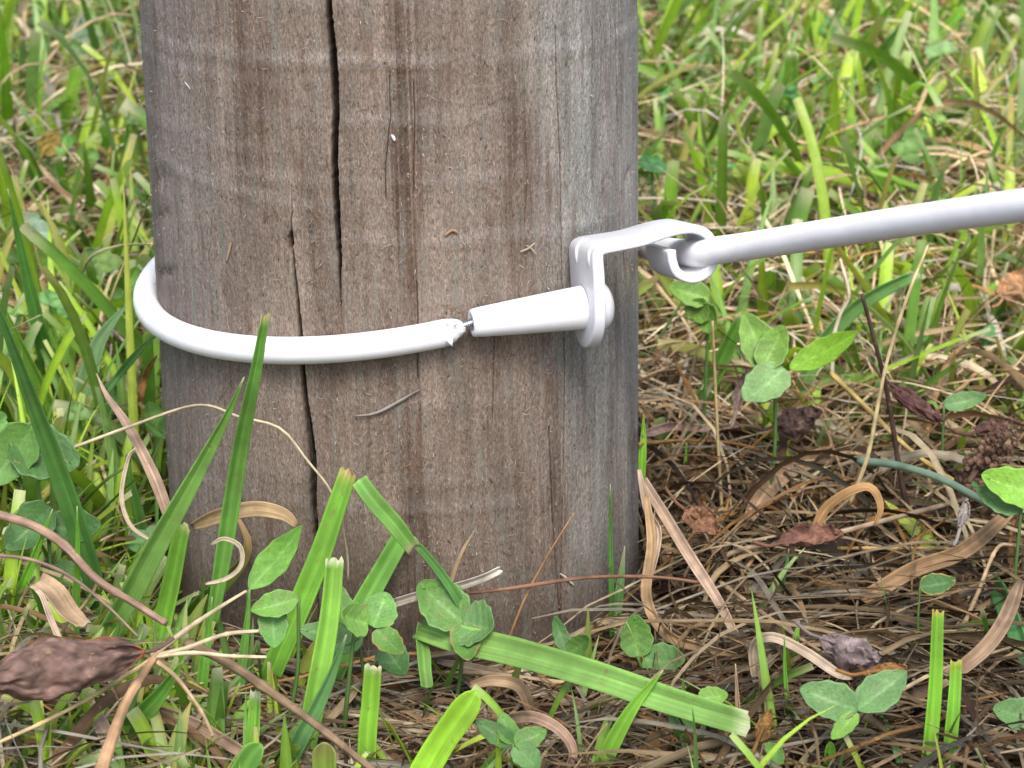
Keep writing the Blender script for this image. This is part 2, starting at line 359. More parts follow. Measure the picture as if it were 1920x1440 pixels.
pal = np.array([[.36, .28, .20], [.24, .14, .07], [.45, .40, .34], [.12, .06, .03], [.30, .18, .08], [.50, .47, .42], [.16, .08, .04]])
cl = pal[rng.choice(len(pal), nf, p=[.22, .2, .12, .16, .14, .05, .11])]
Wf = (rng.uniform(.00005, .00012, nf)[:, None])*(1-.6*np.abs(t*2))
v_, q_, c_, u_ = ribbons(P, Wf, SD, np.repeat(cl[:, None], 6, 1), 2)
fo = part('wood_fibres', mk_mesh('wood_fibres', v_, q_, c_, u_), M['dry'], post); tag(fo, 'fine loose fibres and clippings clinging to the timber', kind='stuff')

# ------------------------------------------------------------------ coated wire
WR = .00343; RW = PR+WR-.0003
# plane of the loop from points on its centre line
obs = [(269, 566), (357, 634), (455, 653), (565, 657), (710, 645), (820, 627)]
pts = []
for x, y in obs:
    h = cyl_hit(x, y, RW)
    if h is not None: pts.append(h)
pts = np.array(pts); Am = np.c_[np.ones(len(pts)), pts[:, 0], pts[:, 1]-.58]; coef = np.linalg.lstsq(Am, pts[:, 2], rcond=None)[0]
hookY = .577
P_line = [at(2300, 335, .43), at(2100, 361, .457), at(1900, 387, .484), at(1640, 424, .528), at(1420, 459, .568), at(1340, 470, .580), at(1300, 476, .590)]
phi_end = math.atan2(cyl_hit(828, 625, RW)[0]-axis_x(.1), -(cyl_hit(828, 625, RW)[1]-PAY))
phis = np.linspace(math.radians(104), 2*np.pi+phi_end, 90)      # from the right-hand side, round the back, to the front
zl = lambda x, y: coef[0]+coef[1]*x+coef[2]*(y-.58)
zs_tan = P_line[-1][2]
loop = []
for ph in phis:
    x = axis_x(.1)+RW*math.sin(ph); y = PAY-RW*math.cos(ph); zf = zl(x, y)
    k = np.clip((ph-phis[0])/2.6, 0, 1); k = k*k*(3-2*k)
    loop.append(np.array([axis_x(zf)+RW*math.sin(ph), y, (at(1215, 462, .655)[2])*(1-k)+zf*k]))
path = np.vstack([resample(np.array(P_line+loop[:1]), 60)[:-1], np.array(loop)])
path = np.vstack([path[:1]+nrm(path[0]-path[1])*1.3, path])
wire = thing('coated_wire', 'white insulated fence wire looped round the post and running off to the right', 'wire', path[-1])
end = path[-1]; tan = nrm(path[-1]-path[-2])
rad = np.full(len(path), WR)
part('insulation', tube('insulation', path, rad, 28), M['plastic'], wire)
# torn, drawn-out end of the insulation
sleeve_a = at(884, 606, cyl_hit(884, 606, PR+.0046)[1])
nE = 22; tt = np.linspace(0, 1, nE); cone = end+(sleeve_a-end)*(tt*.74)[:, None]
rr = WR*(1-.64*tt**1.7); Vt = tube_arrays(cone, rr, 28)
cen = cone[:, None]
jag = 1+(.13*tt[:, None]*(vnoise(np.arange(28)[None]*.9+tt[:, None]*3, tt[:, None]*7+np.zeros((1, 28)), 71)-.5)*2)
Vt = cen+(Vt-cen)*jag[..., None]
Vt[-1] += nrm(sleeve_a-end)*((rng.random(28)-.6)*.0012)[:, None]; Vt[-2] += nrm(sleeve_a-end)*((rng.random(28)-.6)*.0007)[:, None]
part('torn_end', mk_mesh('torn_end', Vt, grid_quads(nE, 28, True), np.full((nE, 28, 3), 1.0)), M['plastic'], wire)
def flap(px, py, tipx, tipy, w):
    a = at(px, py, end[1]-WR*.75); b = at(tipx, tipy, end[1]-WR*.9); P = resample(np.array([a, (a+b)/2+np.array([0, -.0006, 0]), b]), 6)[None]
    v_, q_, c_, u_ = ribbons(P, (w*np.array([1, .95, .8, .55, .3, .05]))[None], np.repeat(np.array([[[.8, -.3, .5]]]), 6, 1), np.ones((1, 6, 3)), 3, .4)
    me = mk_mesh('flap', v_, q_, c_, u_); o = part('torn_flap', me, M['plastic'], wire)
    md = o.modifiers.new('thickness', 'SOLIDIFY'); md.thickness = .0003
def nick(px, py, w, l_):
    Yc = np.interp(px, [1420, 1640, 1900], [.568, .528, .484])-WR*.93; a = at(px, py, Yc); b = at(px+l_, py-l_*.15, Yc-.0003)
    P = resample(np.array([a, (a+b)/2, b]), 6)[None]
    v_, q_, c_, u_ = ribbons(P, (w*np.array([.3, .8, 1, .9, .6, .1]))[None], np.repeat(np.array([[[.1, -.5, .8]]]), 6, 1), np.full((1, 6, 3), .95), 3, -.5)
    o = part('nick', mk_mesh('nick', v_, q_, c_, u_), M['plastic'], wire); md = o.modifiers.new('thickness', 'SOLIDIFY'); md.thickness = .0002
nick(1457, 464, .0007, 16); nick(1543, 459, .0007, 14); nick(1905, 392, .0005, 9)
flap(836, 626, 848, 648, .0015); flap(838, 604, 847, 598, .0006); flap(852, 608, 864, 603, .0006)
core = end+(sleeve_a+(sleeve_a-end)*.20-end)*np.linspace(.45, 1, 40)[:, None]
cr = .00118*(1+.16*np.sin(np.linspace(0, 1, 40)*2*np.pi*9))
part('bare_core', tube('bare_core', core, cr, 14), M['metal'], wire)

# ------------------------------------------------------------------ tapered sleeve with its dome head
UD = nrm(np.array([1., .27, 0])); WD = nrm(np.array([-.27, 1., -.15])); ZD = np.cross(UD, WD)       # strip direction / strip width direction (away)
p1 = at(1110, 574, sleeve_a[1]+.0085); ax = nrm(p1-sleeve_a); Ls = np.linalg.norm(p1-sleeve_a)
sleeve = thing('tapered_sleeve', 'white tapered metal sleeve with domed head gripping the bare wire end', 'sleeve', sleeve_a)
r0, r1 = 28.0*.574/FPX, 43.0*.585/FPX
prof = [(.012, .0011), (.004, .0017), (.0004, .0019), (-.0001, r0*.70), (0, r0*.90), (.0005, r0*.985), (.0012, r0)] + [(Ls*k, r0+(r1-r0)*(1-(1-k)**1.15)) for k in np.linspace(.08, .97, 12)] + [(Ls-.0024, r1), (Ls-.0014, r1*.985), (Ls+.0004, r1*.96)]
n1 = np.cross(ax, [0, 0, 1.]); n1 /= np.linalg.norm(n1); n2 = np.cross(n1, ax); aa = np.linspace(0, 2*np.pi, 40, endpoint=False)
def lathe(o, prof, n=40):
    return np.array([o+ax*s+rr*(np.cos(aa)[:, None]*n1+np.sin(aa)[:, None]*n2) for s, rr in prof])
Vb = lathe(sleeve_a, prof); Cb = np.ones(Vb.shape)
rust = vnoise(aa*4+3, aa*0+2, 81); up = np.clip((np.sin(aa)+.25)*1.3, 0, 1)*np.clip((rust-.25)*3, 0, 1)
Cb[-2] = 1-up[:, None]*np.array([.35, .62, .85]); Cb[-1] = 1-up[:, None]*np.array([.5, .75, .9])
part('barrel', mk_mesh('barrel', Vb, grid_quads(len(prof), 40, True), Cb), M['plastic'], sleeve)
part('bore', mk_mesh('bore', lathe(sleeve_a, [(.0015, .0018), (.0100, .0017), (.0101, .00001)]), grid_quads(3, 40, True)), M['hole'], sleeve)
TH = .0031
d0 = Ls+TH*.55; rd = 49*.585/FPX; hd_ = .0036
dprof = [(d0+hd_*math.sin(k), rd*math.cos(k)) for k in np.linspace(0, math.pi/2*.999, 14)]
part('dome_head', mk_mesh('dome_head', lathe(sleeve_a, [(d0-.0004, rd*.8), (d0-.0004, rd)]+dprof), grid_quads(16, 40, True), np.ones((16, 40, 3))), M['paint'], sleeve)

# ------------------------------------------------------------------ bent hook bracket (a strip extruded along WD)
HWD = .0105
Pf = p1+UD*TH*.5-WD*HWD
def on_plane(px, py):
    d = ray(px, py); t_ = np.dot(Pf-CAM, WD)/np.dot(d, WD); return CAM+d*t_
prof_px = [(1127, 661), (1127, 622), (1126, 570), (1124, 520), (1122, 488), (1124, 473), (1134, 467), (1165, 461), (1205, 453), (1245, 440), (1275, 432), (1303, 430), (1327, 440), (1339, 462), (1339, 495), (1322, 516), (1297, 523), (1273, 513), (1263, 493), (1260, 470)]
Pp = resample(np.array([on_plane(*c_) for c_ in prof_px]), 130)
uu = (Pp-Pf)@UD; hz = (Pp-Pf)@ZD
du = np.gradient(uu); dh = np.gradient(hz); ll = np.hypot(du, dh); nu, nz = -dh/ll, du/ll       # left normal
arc = np.r_[0, np.cumsum(np.hypot(np.diff(uu), np.diff(hz)))]
thk = np.interp(arc/arc[-1], [0, .25, .55, .8, 1], [TH*.95, TH*.95, TH*.75, TH*.75, TH*.75])*.5
bracket = thing('hook_bracket', 'white bent metal bracket joining the sleeve to the wire with a curled hook', 'bracket', p1)
# rounded rectangle section: width along WD, thickness along normal
sec = []
rc = .0006
for (sw, sn) in [(1, 1), (-1, 1), (-1, -1), (1, -1)]:
    base_a = {(1, 1): 0, (-1, 1): math.pi/2, (-1, -1): math.pi, (1, -1): 1.5*math.pi}[(sw, sn)]
    for k in np.linspace(0, math.pi/2, 5): sec.append((sw, sn, math.cos(base_a+k)*rc, math.sin(base_a+k)*rc))
hwid = np.where(arc < HWD, np.sqrt(np.clip(1-((HWD-arc)/HWD)**2, 0.02, 1)), 1.)*HWD
hwid = hwid*np.interp(arc/arc[-1], [0, .3, .45, .62, 1], [1, 1, .93, .86, .86])
Vs = []
for i in range(len(arc)):
    row = []
    for sw, sn, ow, on in sec:
        w_ = sw*(max(hwid[i]-rc, .0003))+ow; n_ = sn*(thk[i]-rc)+on
        mid = WD*(HWD+(-(HWD-hwid[i]) if arc[i] > .02 else 0))           # keep the camera-side rim flush along the strip
        row.append(Pf+UD*(uu[i]+nu[i]*n_)+ZD*(hz[i]+nz[i]*n_)+mid+WD*w_)
    Vs.append(row)
Vs = np.array(Vs); Vs = np.concatenate([Vs[:1].mean(1, keepdims=True).repeat(Vs.shape[1], 1)*.9+Vs[:1]*.1, Vs, Vs[-1:].mean(1, keepdims=True).repeat(Vs.shape[1], 1)])
part('strip', mk_mesh('strip', Vs, grid_quads(len(Vs), Vs.shape[1], True), np.ones(Vs.shape)), M['paint'], bracket)
i0 = np.argmin(np.hypot(uu-uu[np.argmax(hz > hz[0]+.0215)], 0))
rb = [i for i in range(len(arc)) if .0195 < arc[i] < .0275]
for wq in (.30, 1.32):
    ro = np.array([Pf+UD*(uu[i]+nu[i]*thk[i]*.75)+ZD*(hz[i]+nz[i]*thk[i]*.75)+WD*HWD*wq for i in rb])
    part('stiffening_rib', tube('stiffening_rib', ro, .00095*np.sin(np.linspace(.05, math.pi-.05, len(rb)))**.6, 10), M['paint'], bracket)

# ------------------------------------------------------------------ the mass of grass, litter and clover
GREENS = np.array([[.165, .290, .035], [.115, .235, .040], [.085, .190, .045], [.120, .225, .085], [.200, .300, .045], [.070, .150, .035], [.145, .235, .110]])
DRY = np.array([[.46, .34, .20], [.55, .45, .30], [.33, .22, .12], [.22, .13, .07], [.40, .36, .29], [.36, .19, .07], [.13, .075, .045]])
def in_front_of_post(x, y): return (x > -.115+np.clip(.56-y, 0, .2)*.5) & (x < .035) & (y < PAY)
def free(x, y, pad=.004): return (x-axis_x(0))**2+(y-PAY)**2 > (PR+pad)**2
def litter_patch(x, y):
    """1 where dry litter hides the green: right of the post and at its foot"""
    a = np.clip((x-.005)/.03, 0, 1)*np.clip((.74-y)/.06, 0, 1)
    return a
def scatter(n_, xr, yr, dens):
    xs, ys = [], []; got = 0
    while got < n_:
        y = yr[0]*(yr[1]/yr[0])**rng.random(n_*2)
        x = rng.uniform(-1, 1, n_*2)*(xr[0]+xr[1]*y)
        k_ = (rng.random(n_*2) < dens(x, y)) & free(x, y)
        xs.append(x[k_]); ys.append(y[k_]); got += int(k_.sum())
    return np.concatenate(xs)[:n_], np.concatenate(ys)[:n_]
def d_green(x, y):
    d = .25+.75*np.clip((fbm(x*9+7, y*9+3, 91, 3)-.33)*3, 0, 1)
    d = d*(1-.96*litter_patch(x, y))
    d = np.where((x < .03) & (y < .62) & (x > -.10), d*.12, d)
    d = np.where((y < .47) & (x > -.05), d*.3, d)
    d = np.where((y < .60) & (x < -.05) & (x > -.115), np.maximum(d, .62), d)
    d = np.where((x < -.09) & (y < .70), np.clip(d*1.3+.25, 0, 1), d)
    return np.clip(d*np.interp(y, [.4, .8, 1.1, 3], [.55, .75, 1, 1]), 0, 1)
def grass_mass(n_, name, label, yr, cut=.55, hmul=1.0, wmul=1.0, dens=d_green):
    x, y = scatter(n_, (.05, .33), yr, dens)
    L = rng.uniform(.022, .065, n_)*hmul; L = np.where(rng.random(n_) < .12, L*1.5, L)
    front = in_front_of_post(x, y); L = np.where(front, np.minimum(L, .026), L)
    L = np.where((x > .02) & (y < .73), L*.6, L); L = np.where((x < -.03) & (y < .66), np.minimum(L, np.interp(y, [.44, .52, .56, .62, .66], [.018, .026, .038, .052, .07])*rng.uniform(.5, 1.15, n_)), L)
    L = L*(1+.22*np.interp(y, [.72, 1.0], [0, 1]))
    az_ = rng.uniform(0, 2*np.pi, n_); lean = np.radians(np.minimum(rng.gamma(2.0, 19, n_), 82)); curl = np.radians(rng.gamma(1.5, 22, n_))
    s_ = 8; t_ = np.linspace(0, 1, s_)[None]
    th = lean[:, None]+curl[:, None]*t_**1.6; st = L[:, None]/(s_-1)
    hor = np.concatenate([np.zeros((n_, 1)), np.cumsum(np.sin(th[:, :-1])*st, 1)], 1); ver = np.concatenate([np.zeros((n_, 1)), np.cumsum(np.cos(th[:, :-1])*st, 1)], 1)
    hx, hy = np.cos(az_)[:, None], np.sin(az_)[:, None]
    P = np.stack([x[:, None]+hx*hor, y[:, None]+hy*hor, gz(x, y)[:, None]-.003+ver], -1)
    tw = rng.normal(0, .6, n_)[:, None]*t_+rng.normal(0, .5, n_)[:, None]
    SD = np.stack([-hy*np.cos(tw), hx*np.cos(tw), np.sin(tw)], -1)
    w = rng.uniform(.0008, .0023, n_)*wmul; w = np.where(rng.random(n_) < .14, w*1.5, w)
    w = np.where((y < .62) & (x > -.07), w*.62, w)
    far_ = np.interp(y, [.72, 1.0], [0, 1]); w = w*(1+.42*far_)
    iscut = rng.random(n_) < cut
    pr = np.where(iscut[:, None], .75+.25*np.sin(np.pi*np.clip(t_*.8+.1, 0, 1)), np.clip(1.04-t_**2.2, .03, 1)*(.7+.3*np.clip(t_*4, 0, 1)))
    c0 = GREENS[rng.choice(len(GREENS), n_, p=[.24, .24, .16, .12, .12, .06, .06])]*rng.uniform(.85, 2.1, (n_, 1))*np.array([[1.15, 1.0, .8]])*np.interp(y, [.7, 1.0], [1, 1.12])[:, None]
    cc = np.repeat(c0[:, None], s_, 1)*(.9+.25*t_[..., None])
    yel = (rng.random(n_) < .22)[:, None, None]; pale = np.array([.62, .57, .40])
    kt = np.clip((t_-.86)/.1, 0, 1)[..., None]*np.where(iscut, .25+.75*rng.random(n_), .3*rng.random(n_))[:, None, None]; cc = cc*(1-kt)+pale*kt
    kb = np.clip((.3-t_)/.3, 0, 1)[..., None]*rng.random((n_, 1, 1)); cc = cc*(1-kb*.6)+np.array([.34, .34, .16])*kb*.6
    kt = yel*np.clip((t_-.3)*1.3, 0, 1)[..., None]*rng.random((n_, 1, 1)); cc = cc*(1-kt)+np.array([.42, .30, .10])*kt
    v_, q_, c_, u_ = ribbons(P, w[:, None]*pr, SD, cc, 3, .45)
    tag(obj(name, mk_mesh(name, v_, q_, c_, u_), M['grass']), label, 'grass', kind='stuff')
grass_mass(14500, 'lawn_grass', 'mown green grass growing thickly behind and beside the post', (.42, 3.2))
grass_mass(2100, 'front_grass', 'mown green grass rising at the left before the post', (.43, .72),   .35, 1.15, .9, lambda x, y: ((x < -.045-.06*np.clip((y-.5)/.1, 0, 1)) & (x > -.25)).astype(float))
grass_mass(180, 'sparse_grass', 'scattered green shoots in the litter along the front', (.43, .60), .5, 1.0, 1.0, lambda x, y: ((x > -.06) & (x < .22)).astype(float))

def d_dry(x, y):
    d = .45+.55*np.clip((fbm(x*11+17, y*11+3, 93, 3)-.35)*3, 0, 1)
    d = np.clip(d+litter_patch(x, y), 0, 1)
    return np.clip(d*np.interp(y, [.4, .7, .9, 1.4, 3], [.62, .75, 1, .9, .5]), 0, 1)
def litter_mass(n_, name, label, yr, Lr, wr, hr, pal_p, arch=1.0, dens=d_dry, seg=9, dark=True):
    x, y = scatter(n_, (.05, .33), yr, dens)
    L = rng.uniform(*Lr, n_); az_ = rng.uniform(0, 2*np.pi, n_)
    front = in_front_of_post(x, y); 
    t_ = np.linspace(-.5, .5, seg)[None]
    az2 = az_[:, None]+rng.normal(0, .9, n_)[:, None]*t_+rng.normal(0, .9, n_)[:, None]*t_**2*arch
    st = L[:, None]/(seg-1)
    hx = np.cumsum(np.cos(az2)*st, 1); hy = np.cumsum(np.sin(az2)*st, 1)
    hx -= hx.mean(1, keepdims=True); hy -= hy.mean(1, keepdims=True)
    X, Y = x[:, None]+hx, y[:, None]+hy
    dx, dy = X-axis_x(0), Y-PAY; rr = np.hypot(dx, dy); k_ = np.where(rr < PR+.003, (PR+.003)/np.maximum(rr, 1e-4), 1); X, Y = axis_x(0)+dx*k_, PAY+dy*k_
    h0 = rng.uniform(*hr, n_); h0 = np.where(front, h0*.6, h0)
    bow = rng.normal(.18, .34, n_)*L*arch; tilt = rng.normal(0, .22, n_)*L
    ext = np.where(front, .4, 1.)
    low_ = np.interp(y, [.55, .68, .9], [.55, .85, 1.8]); low_ = np.where((x < -.07) & (y < .62), .7, low_); h0 = h0*low_; ext = ext*np.minimum(low_, 1.15)
    Z = gz(X, Y)+np.maximum(.0005, h0[:, None]+ext[:, None]*(bow[:, None]*(.25-t_**2)*2+tilt[:, None]*t_))
    P = np.stack([X, Y, Z], -1)
    tw = rng.normal(0, .8, n_)[:, None]+rng.normal(0, 1.2, n_)[:, None]*t_
    SD = np.stack([-np.sin(az2)*np.cos(tw), np.cos(az2)*np.cos(tw), np.sin(tw)], -1)
    w = rng.uniform(*wr, n_); pr = np.clip(1.0-np.abs(t_*2)**3*.75, .1, 1)
    pp = np.array(pal_p)/sum(pal_p); c0 = DRY[rng.choice(len(DRY), n_, p=pp)]*rng.uniform(.7, 1.35, (n_, 1))
    lp = litter_patch(x, y)[:, None]; c0 = c0*(1-.30*lp)*np.where(rng.random((n_, 1)) < .22+.18*lp, .42, 1.)*np.interp(y, [.52, .60, .7, 1.0], [.58, .80, 1, 1.3])[:, None]*np.where(lp > .3, np.array([[1.0, .97, .90]]), 1.)  # shade of the gaps painted in: darker in the patch and towards the front
    cc = np.repeat(c0[:, None], seg, 1)*(1+.3*rng.normal(0, 1, (n_, 1, 1))*t_[..., None])
    v_, q_, c_, u_ = ribbons(P, w[:, None]*pr, SD, np.clip(cc, .01, .8), 3, .3)
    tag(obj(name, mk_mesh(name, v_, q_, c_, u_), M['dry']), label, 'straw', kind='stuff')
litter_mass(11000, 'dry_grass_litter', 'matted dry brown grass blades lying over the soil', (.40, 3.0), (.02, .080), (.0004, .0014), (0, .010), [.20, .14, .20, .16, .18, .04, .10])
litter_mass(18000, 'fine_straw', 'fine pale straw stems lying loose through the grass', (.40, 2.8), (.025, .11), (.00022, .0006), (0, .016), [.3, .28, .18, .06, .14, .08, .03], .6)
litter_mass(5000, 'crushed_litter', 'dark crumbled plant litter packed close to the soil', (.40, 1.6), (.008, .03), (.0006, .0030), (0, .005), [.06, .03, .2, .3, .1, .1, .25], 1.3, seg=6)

litter_mass(300, 'leaf_crumbs', 'dark crumpled scraps of dead leaves scattered in the litter', (.42, .9), (.008, .018), (.002, .0048), (.002, .009), [0, 0, .15, .3, .1, .05, .5], 1.2, dens=lambda x, y: litter_patch(x, y), seg=8)

def leaf_shape(t, kind):
    if kind == 'round': return np.clip(np.sin(np.pi*np.clip(t, 0, 1)**.72), 0, 1)**.62
    if kind == 'oval': return np.clip(np.sin(np.pi*np.clip(t, 0, 1)**.85), 0, 1)**.75
    if kind == 'blunt': return np.clip(np.sin(np.pi*np.clip(t*.96+.02, 0, 1)), 0, 1)**.38*(1+.16*np.sin(t*11)+.10*np.sin(t*23+1))
    return np.clip(np.sin(np.pi*t**.8), 0, 1)**.95
def clover_mass(n_, name, label, dens, yr, sz=(.003, .0062), hr=(.008, .045)):
    x, y = scatter(n_, (.05, .33), yr, dens); h = rng.uniform(*hr, n_); h = np.where(in_front_of_post(x, y), np.minimum(h, .016), h)
    Vt, Qt, Ct, Ut = [], [], [], []; base = 0
    nt, na = 7, 5; t_ = np.linspace(0, 1, nt); a_ = np.linspace(-1, 1, na); q0 = grid_quads(nt, na)
    for i in range(n_):
        c0 = np.array([.095, .220, .050])*rng.uniform(.8, 1.6)*np.array([rng.uniform(.8, 1.4), 1, rng.uniform(.7, 1.7)])
        top = np.array([x[i], y[i], float(gz(x[i], y[i]))+h[i]]); nv = nrm(np.array([rng.normal(0, .4), rng.normal(-.35, .4), 1.])); a0 = rng.uniform(0, 2*np.pi)
        e1 = nrm(np.cross(nv, [0, 1., .1])); e2 = np.cross(nv, e1); size = rng.uniform(*sz)*(1+.5*rng.random())
        for k_ in range(3):
            a1 = a0+k_*2.094; d_ = e1*math.cos(a1)+e2*math.sin(a1); s_ = np.cross(nv, d_); up_ = rng.uniform(-.2, .5); fold = rng.uniform(.1, .6)
            W = leaf_shape(t_, 'round')*size*.52
            G = top+d_*(t_*size)[:, None, None]+s_*(a_[None, :, None]*W[:, None, None])+nv*(up_*size*t_[:, None]**1.5+np.abs(a_)[None]*W[:, None]*fold)[..., None]
            cc = np.ones((nt, na, 3))*c0*(1+.35*((np.abs(t_-.45) < .12)[:, None, None]))*(1+.15*(np.abs(a_) < .1)[None, :, None])
            Vt.append(G.reshape(-1, 3)); Qt.append(q0+base); base += nt*na; Ct.append(cc.reshape(-1, 3))
            Ut.append(np.stack(np.broadcast_arrays(a_[None]*.5+i*.37, t_[:, None]+i*.71, 0.), -1).reshape(-1, 3))
        # stalk
        P = np.stack([np.linspace(x[i]+rng.normal(0, .004), x[i], 4), np.linspace(y[i]+rng.normal(0, .004), y[i], 4), np.linspace(top[2]-h[i]-.002, top[2], 4)], -1)[None]
        v_, q_, c_, u_ = ribbons(P, np.full((1, 4), .0005), np.repeat(np.array([[[1., .1, 0]]]), 4, 1), np.repeat((c0*1.2)[None, None], 4, 1), 3, .8)
        # pad the stalk grid into the same arrays
        Vt.append(v_); Qt.append(q_+base); base += len(v_); Ct.append(c_); Ut.append(u_)
    tag(obj(name, mk_mesh(name, np.vstack(Vt), np.vstack(Qt), np.vstack(Ct), np.vstack(Ut)), M['leaf']), label, 'clover', kind='stuff')
def d_clover(x, y):
    d = np.clip((fbm(x*10+27, y*10+13, 95, 3)-.42)*4, 0, 1)*(1-.97*litter_patch(x, y))
    d = np.where(y < .63, 0, d); d = d*np.interp(y, [.6, .9, 1.2, 3], [1, .5, .35, .3])
    return np.clip(d+.12*((x < -.1) & (y > .63) & (y < .9)), 0, 1)
clover_mass(420, 'clover', 'low clover leaves spread through the grass', d_clover, (.44, 2.4))

# ------------------------------------------------------------------ single blades, stems and leaves one can point at
G_, Y_, D_, B_ = (.115, .235, .040), (.200, .310, .040), (.060, .150, .035), (.115, .215, .095)     # green, yellow green, dark green, blue green
T_, P_, W_, O_, K_, R_ = (.42, .30, .18), (.58, .48, .32), (.24, .14, .08), (.42, .22, .08), (.05, .032, .026), (.36, .24, .18)
def px3(pts, mode, dy=0.0, h=.008):
    """pixel path from foot to tip -> points in the place: stand (foot on the ground, tip dy further off), lie (h above the ground), or explicit depths"""
    if mode == 'stand':
        y0 = ground_hit(pts[0][0], pts[0][1], -.002); L = np.r_[0, np.cumsum([math.dist(a, b) for a, b in zip(pts[:-1], pts[1:])])]; Ys = y0+dy*(L/L[-1])
    elif mode == 'lie':
        hs = h if isinstance(h, (list, tuple)) else [h]*len(pts); Ys = [ground_hit(a, b, hh) for (a, b), hh in zip(pts, hs)]
    else: Ys = mode if isinstance(mode, (list, tuple)) else [mode]*len(pts)
    out = []
    for (a, b), Yv in zip(pts, Ys):
        hit = cyl_hit(a, b, PR+.004)
        if hit is not None and Yv > hit[1] and Yv < PAY+.08: Yv = hit[1]
        out.append(at(a, b, Yv))
    return np.array(out)
def blade(label, pts, w, c0, mode='stand', dy=0.0, h=.008, tip='cut', c1=None, fold=.45, roll=0.0, name='grass_shoot', cat='grass', mat='grass', taper=.75, n=26, tipc=(.55, .50, .34), frac=.06, twist=0.0, group=None):
    P = resample(px3(pts, mode, dy, h), n); t = np.linspace(0, 1, n)
    depth = (P-CAM)@FW; wm = w*.5*depth/FPX
    if tip == 'cut': pr = taper+(1-taper)*np.sin(np.pi*np.clip(t*.9+.15, 0, 1))
    elif tip == 'point': pr = np.clip(1.02-t**2.4, .03, 1)*(taper+(1-taper)*np.clip(t*3, 0, 1))
    elif tip == 'round': pr = np.sqrt(np.clip(1-np.clip((t-.82)/.18, 0, 1)**2, .02, 1))*(taper+(1-taper)*np.clip(t*3, 0, 1))
    else: pr = np.clip(1-np.abs(2*t-1)**4*.6, .1, 1)
    wv = rng.random()*40; W = wm*pr*(1+.10*(vnoise(t*4+wv, t*0+1, 33)-.5)); P = P+((np.stack([vnoise(t*3+wv, t*0+2, 34), vnoise(t*3+wv, t*0+7, 35), vnoise(t*3+wv, t*0+9, 36)], -1)-.5)*(wm.mean()*.16)*np.clip(t*4, 0, 1)[:, None])
    roll = roll if roll else rng.uniform(-.35, .35); twist = twist if twist else rng.uniform(-.55, .55)
    T = nrm(np.gradient(P, axis=0)); vd = nrm(CAM-P)
    side = nrm(np.cross(T, vd)); nn = np.cross(side, T); ra = roll+twist*t
    side = side*np.cos(ra)[:, None]+nn*np.sin(ra)[:, None]; nn = np.cross(side, T)
    na = 9; v = np.linspace(-1, 1, na)
    prof_ = np.abs(v)**1.3
    G = P[:, None]+side[:, None]*(v[None, :, None]*W[:, None, None])+nn[:, None]*(prof_[None, :, None]*W[:, None, None]*fold)
    if tip == 'cut':                                     # ragged mown end
        L = np.linalg.norm(P[-1]-P[-2]); G[-1] += T[-1]*((rng.random(na)-.35)*min(L, .0016))[:, None]
        G[-2] += T[-1]*((rng.random(na)-.5)*L*.25)[:, None]
    c0 = np.array(c0)*(1.75 if mat == 'grass' else .92)
    C = np.ones((n, na, 3))*c0*(1+.10*np.sin(t*9+w)[:, None, None])
    if c1 is not None: k = np.clip((t-.45)/.5, 0, 1)[:, None, None]; C = C*(1-k)+np.array(c1)*k
    C = C*(1+.22*np.exp(-(v/.10)**2)-.06*np.exp(-((np.abs(v)-.5)/.15)**2)+.16*(np.abs(v) > .9))[None, :, None]
    k = (np.clip((t-(1-frac))/(frac*.7), 0, 1)[:, None]*(.55+.45*rng.random(na))[None]*(tip in ('cut', 'point')))[..., None]; C = C*(1-k)+np.array(tipc)*k
    UV = np.stack(np.broadcast_arrays(v[None]*.5+rng.random()*30, np.r_[0, np.cumsum(np.linalg.norm(np.diff(P, axis=0), axis=1))][:, None]+rng.random()*9, 0.), -1)
    loc = Vector(P[0]); me = mk_mesh(name, G-P[0], grid_quads(n, na), C, UV); o = obj(name, me, M[mat]); o.location = loc
    md = o.modifiers.new('thickness', 'SOLIDIFY'); md.thickness = .00022
    return tag(o, label, cat, group)
def stem(label, pts, w, c0, mode='stand', dy=0.0, h=.008, c1=None, name='straw', cat='straw', ends=.6, group=None, n=40, mat='dry', kn=True):
    P = resample(px3(pts, mode, dy, h), n); depth = (P-CAM)@FW; t = np.linspace(0, 1, n)
    r_ = w*.5*depth/FPX*(1-(1-ends)*t)
    if kn: r_ = r_*(1+.28*np.exp(-((t-.37)/.012)**2)+.28*np.exp(-((t-.72)/.012)**2)+.10*(vnoise(t*25, t*0+w, 8)-.5))
    C = np.ones((n, 1))*np.array(c0)
    if c1 is not None: C = C*(1-t[:, None])+np.array(c1)*t[:, None]
    C = C*(.8+.4*vnoise(t*18, t*0+w*3, 9))[:, None]
    o = obj(name, tube(name, P-P[0], r_, 8, C), M[mat]); o.location = Vector(P[0])
    return tag(o, label, cat, group)
dryb = dict(mat='dry', name='straw', cat='straw', fold=.35, tipc=(.5, .42, .3))

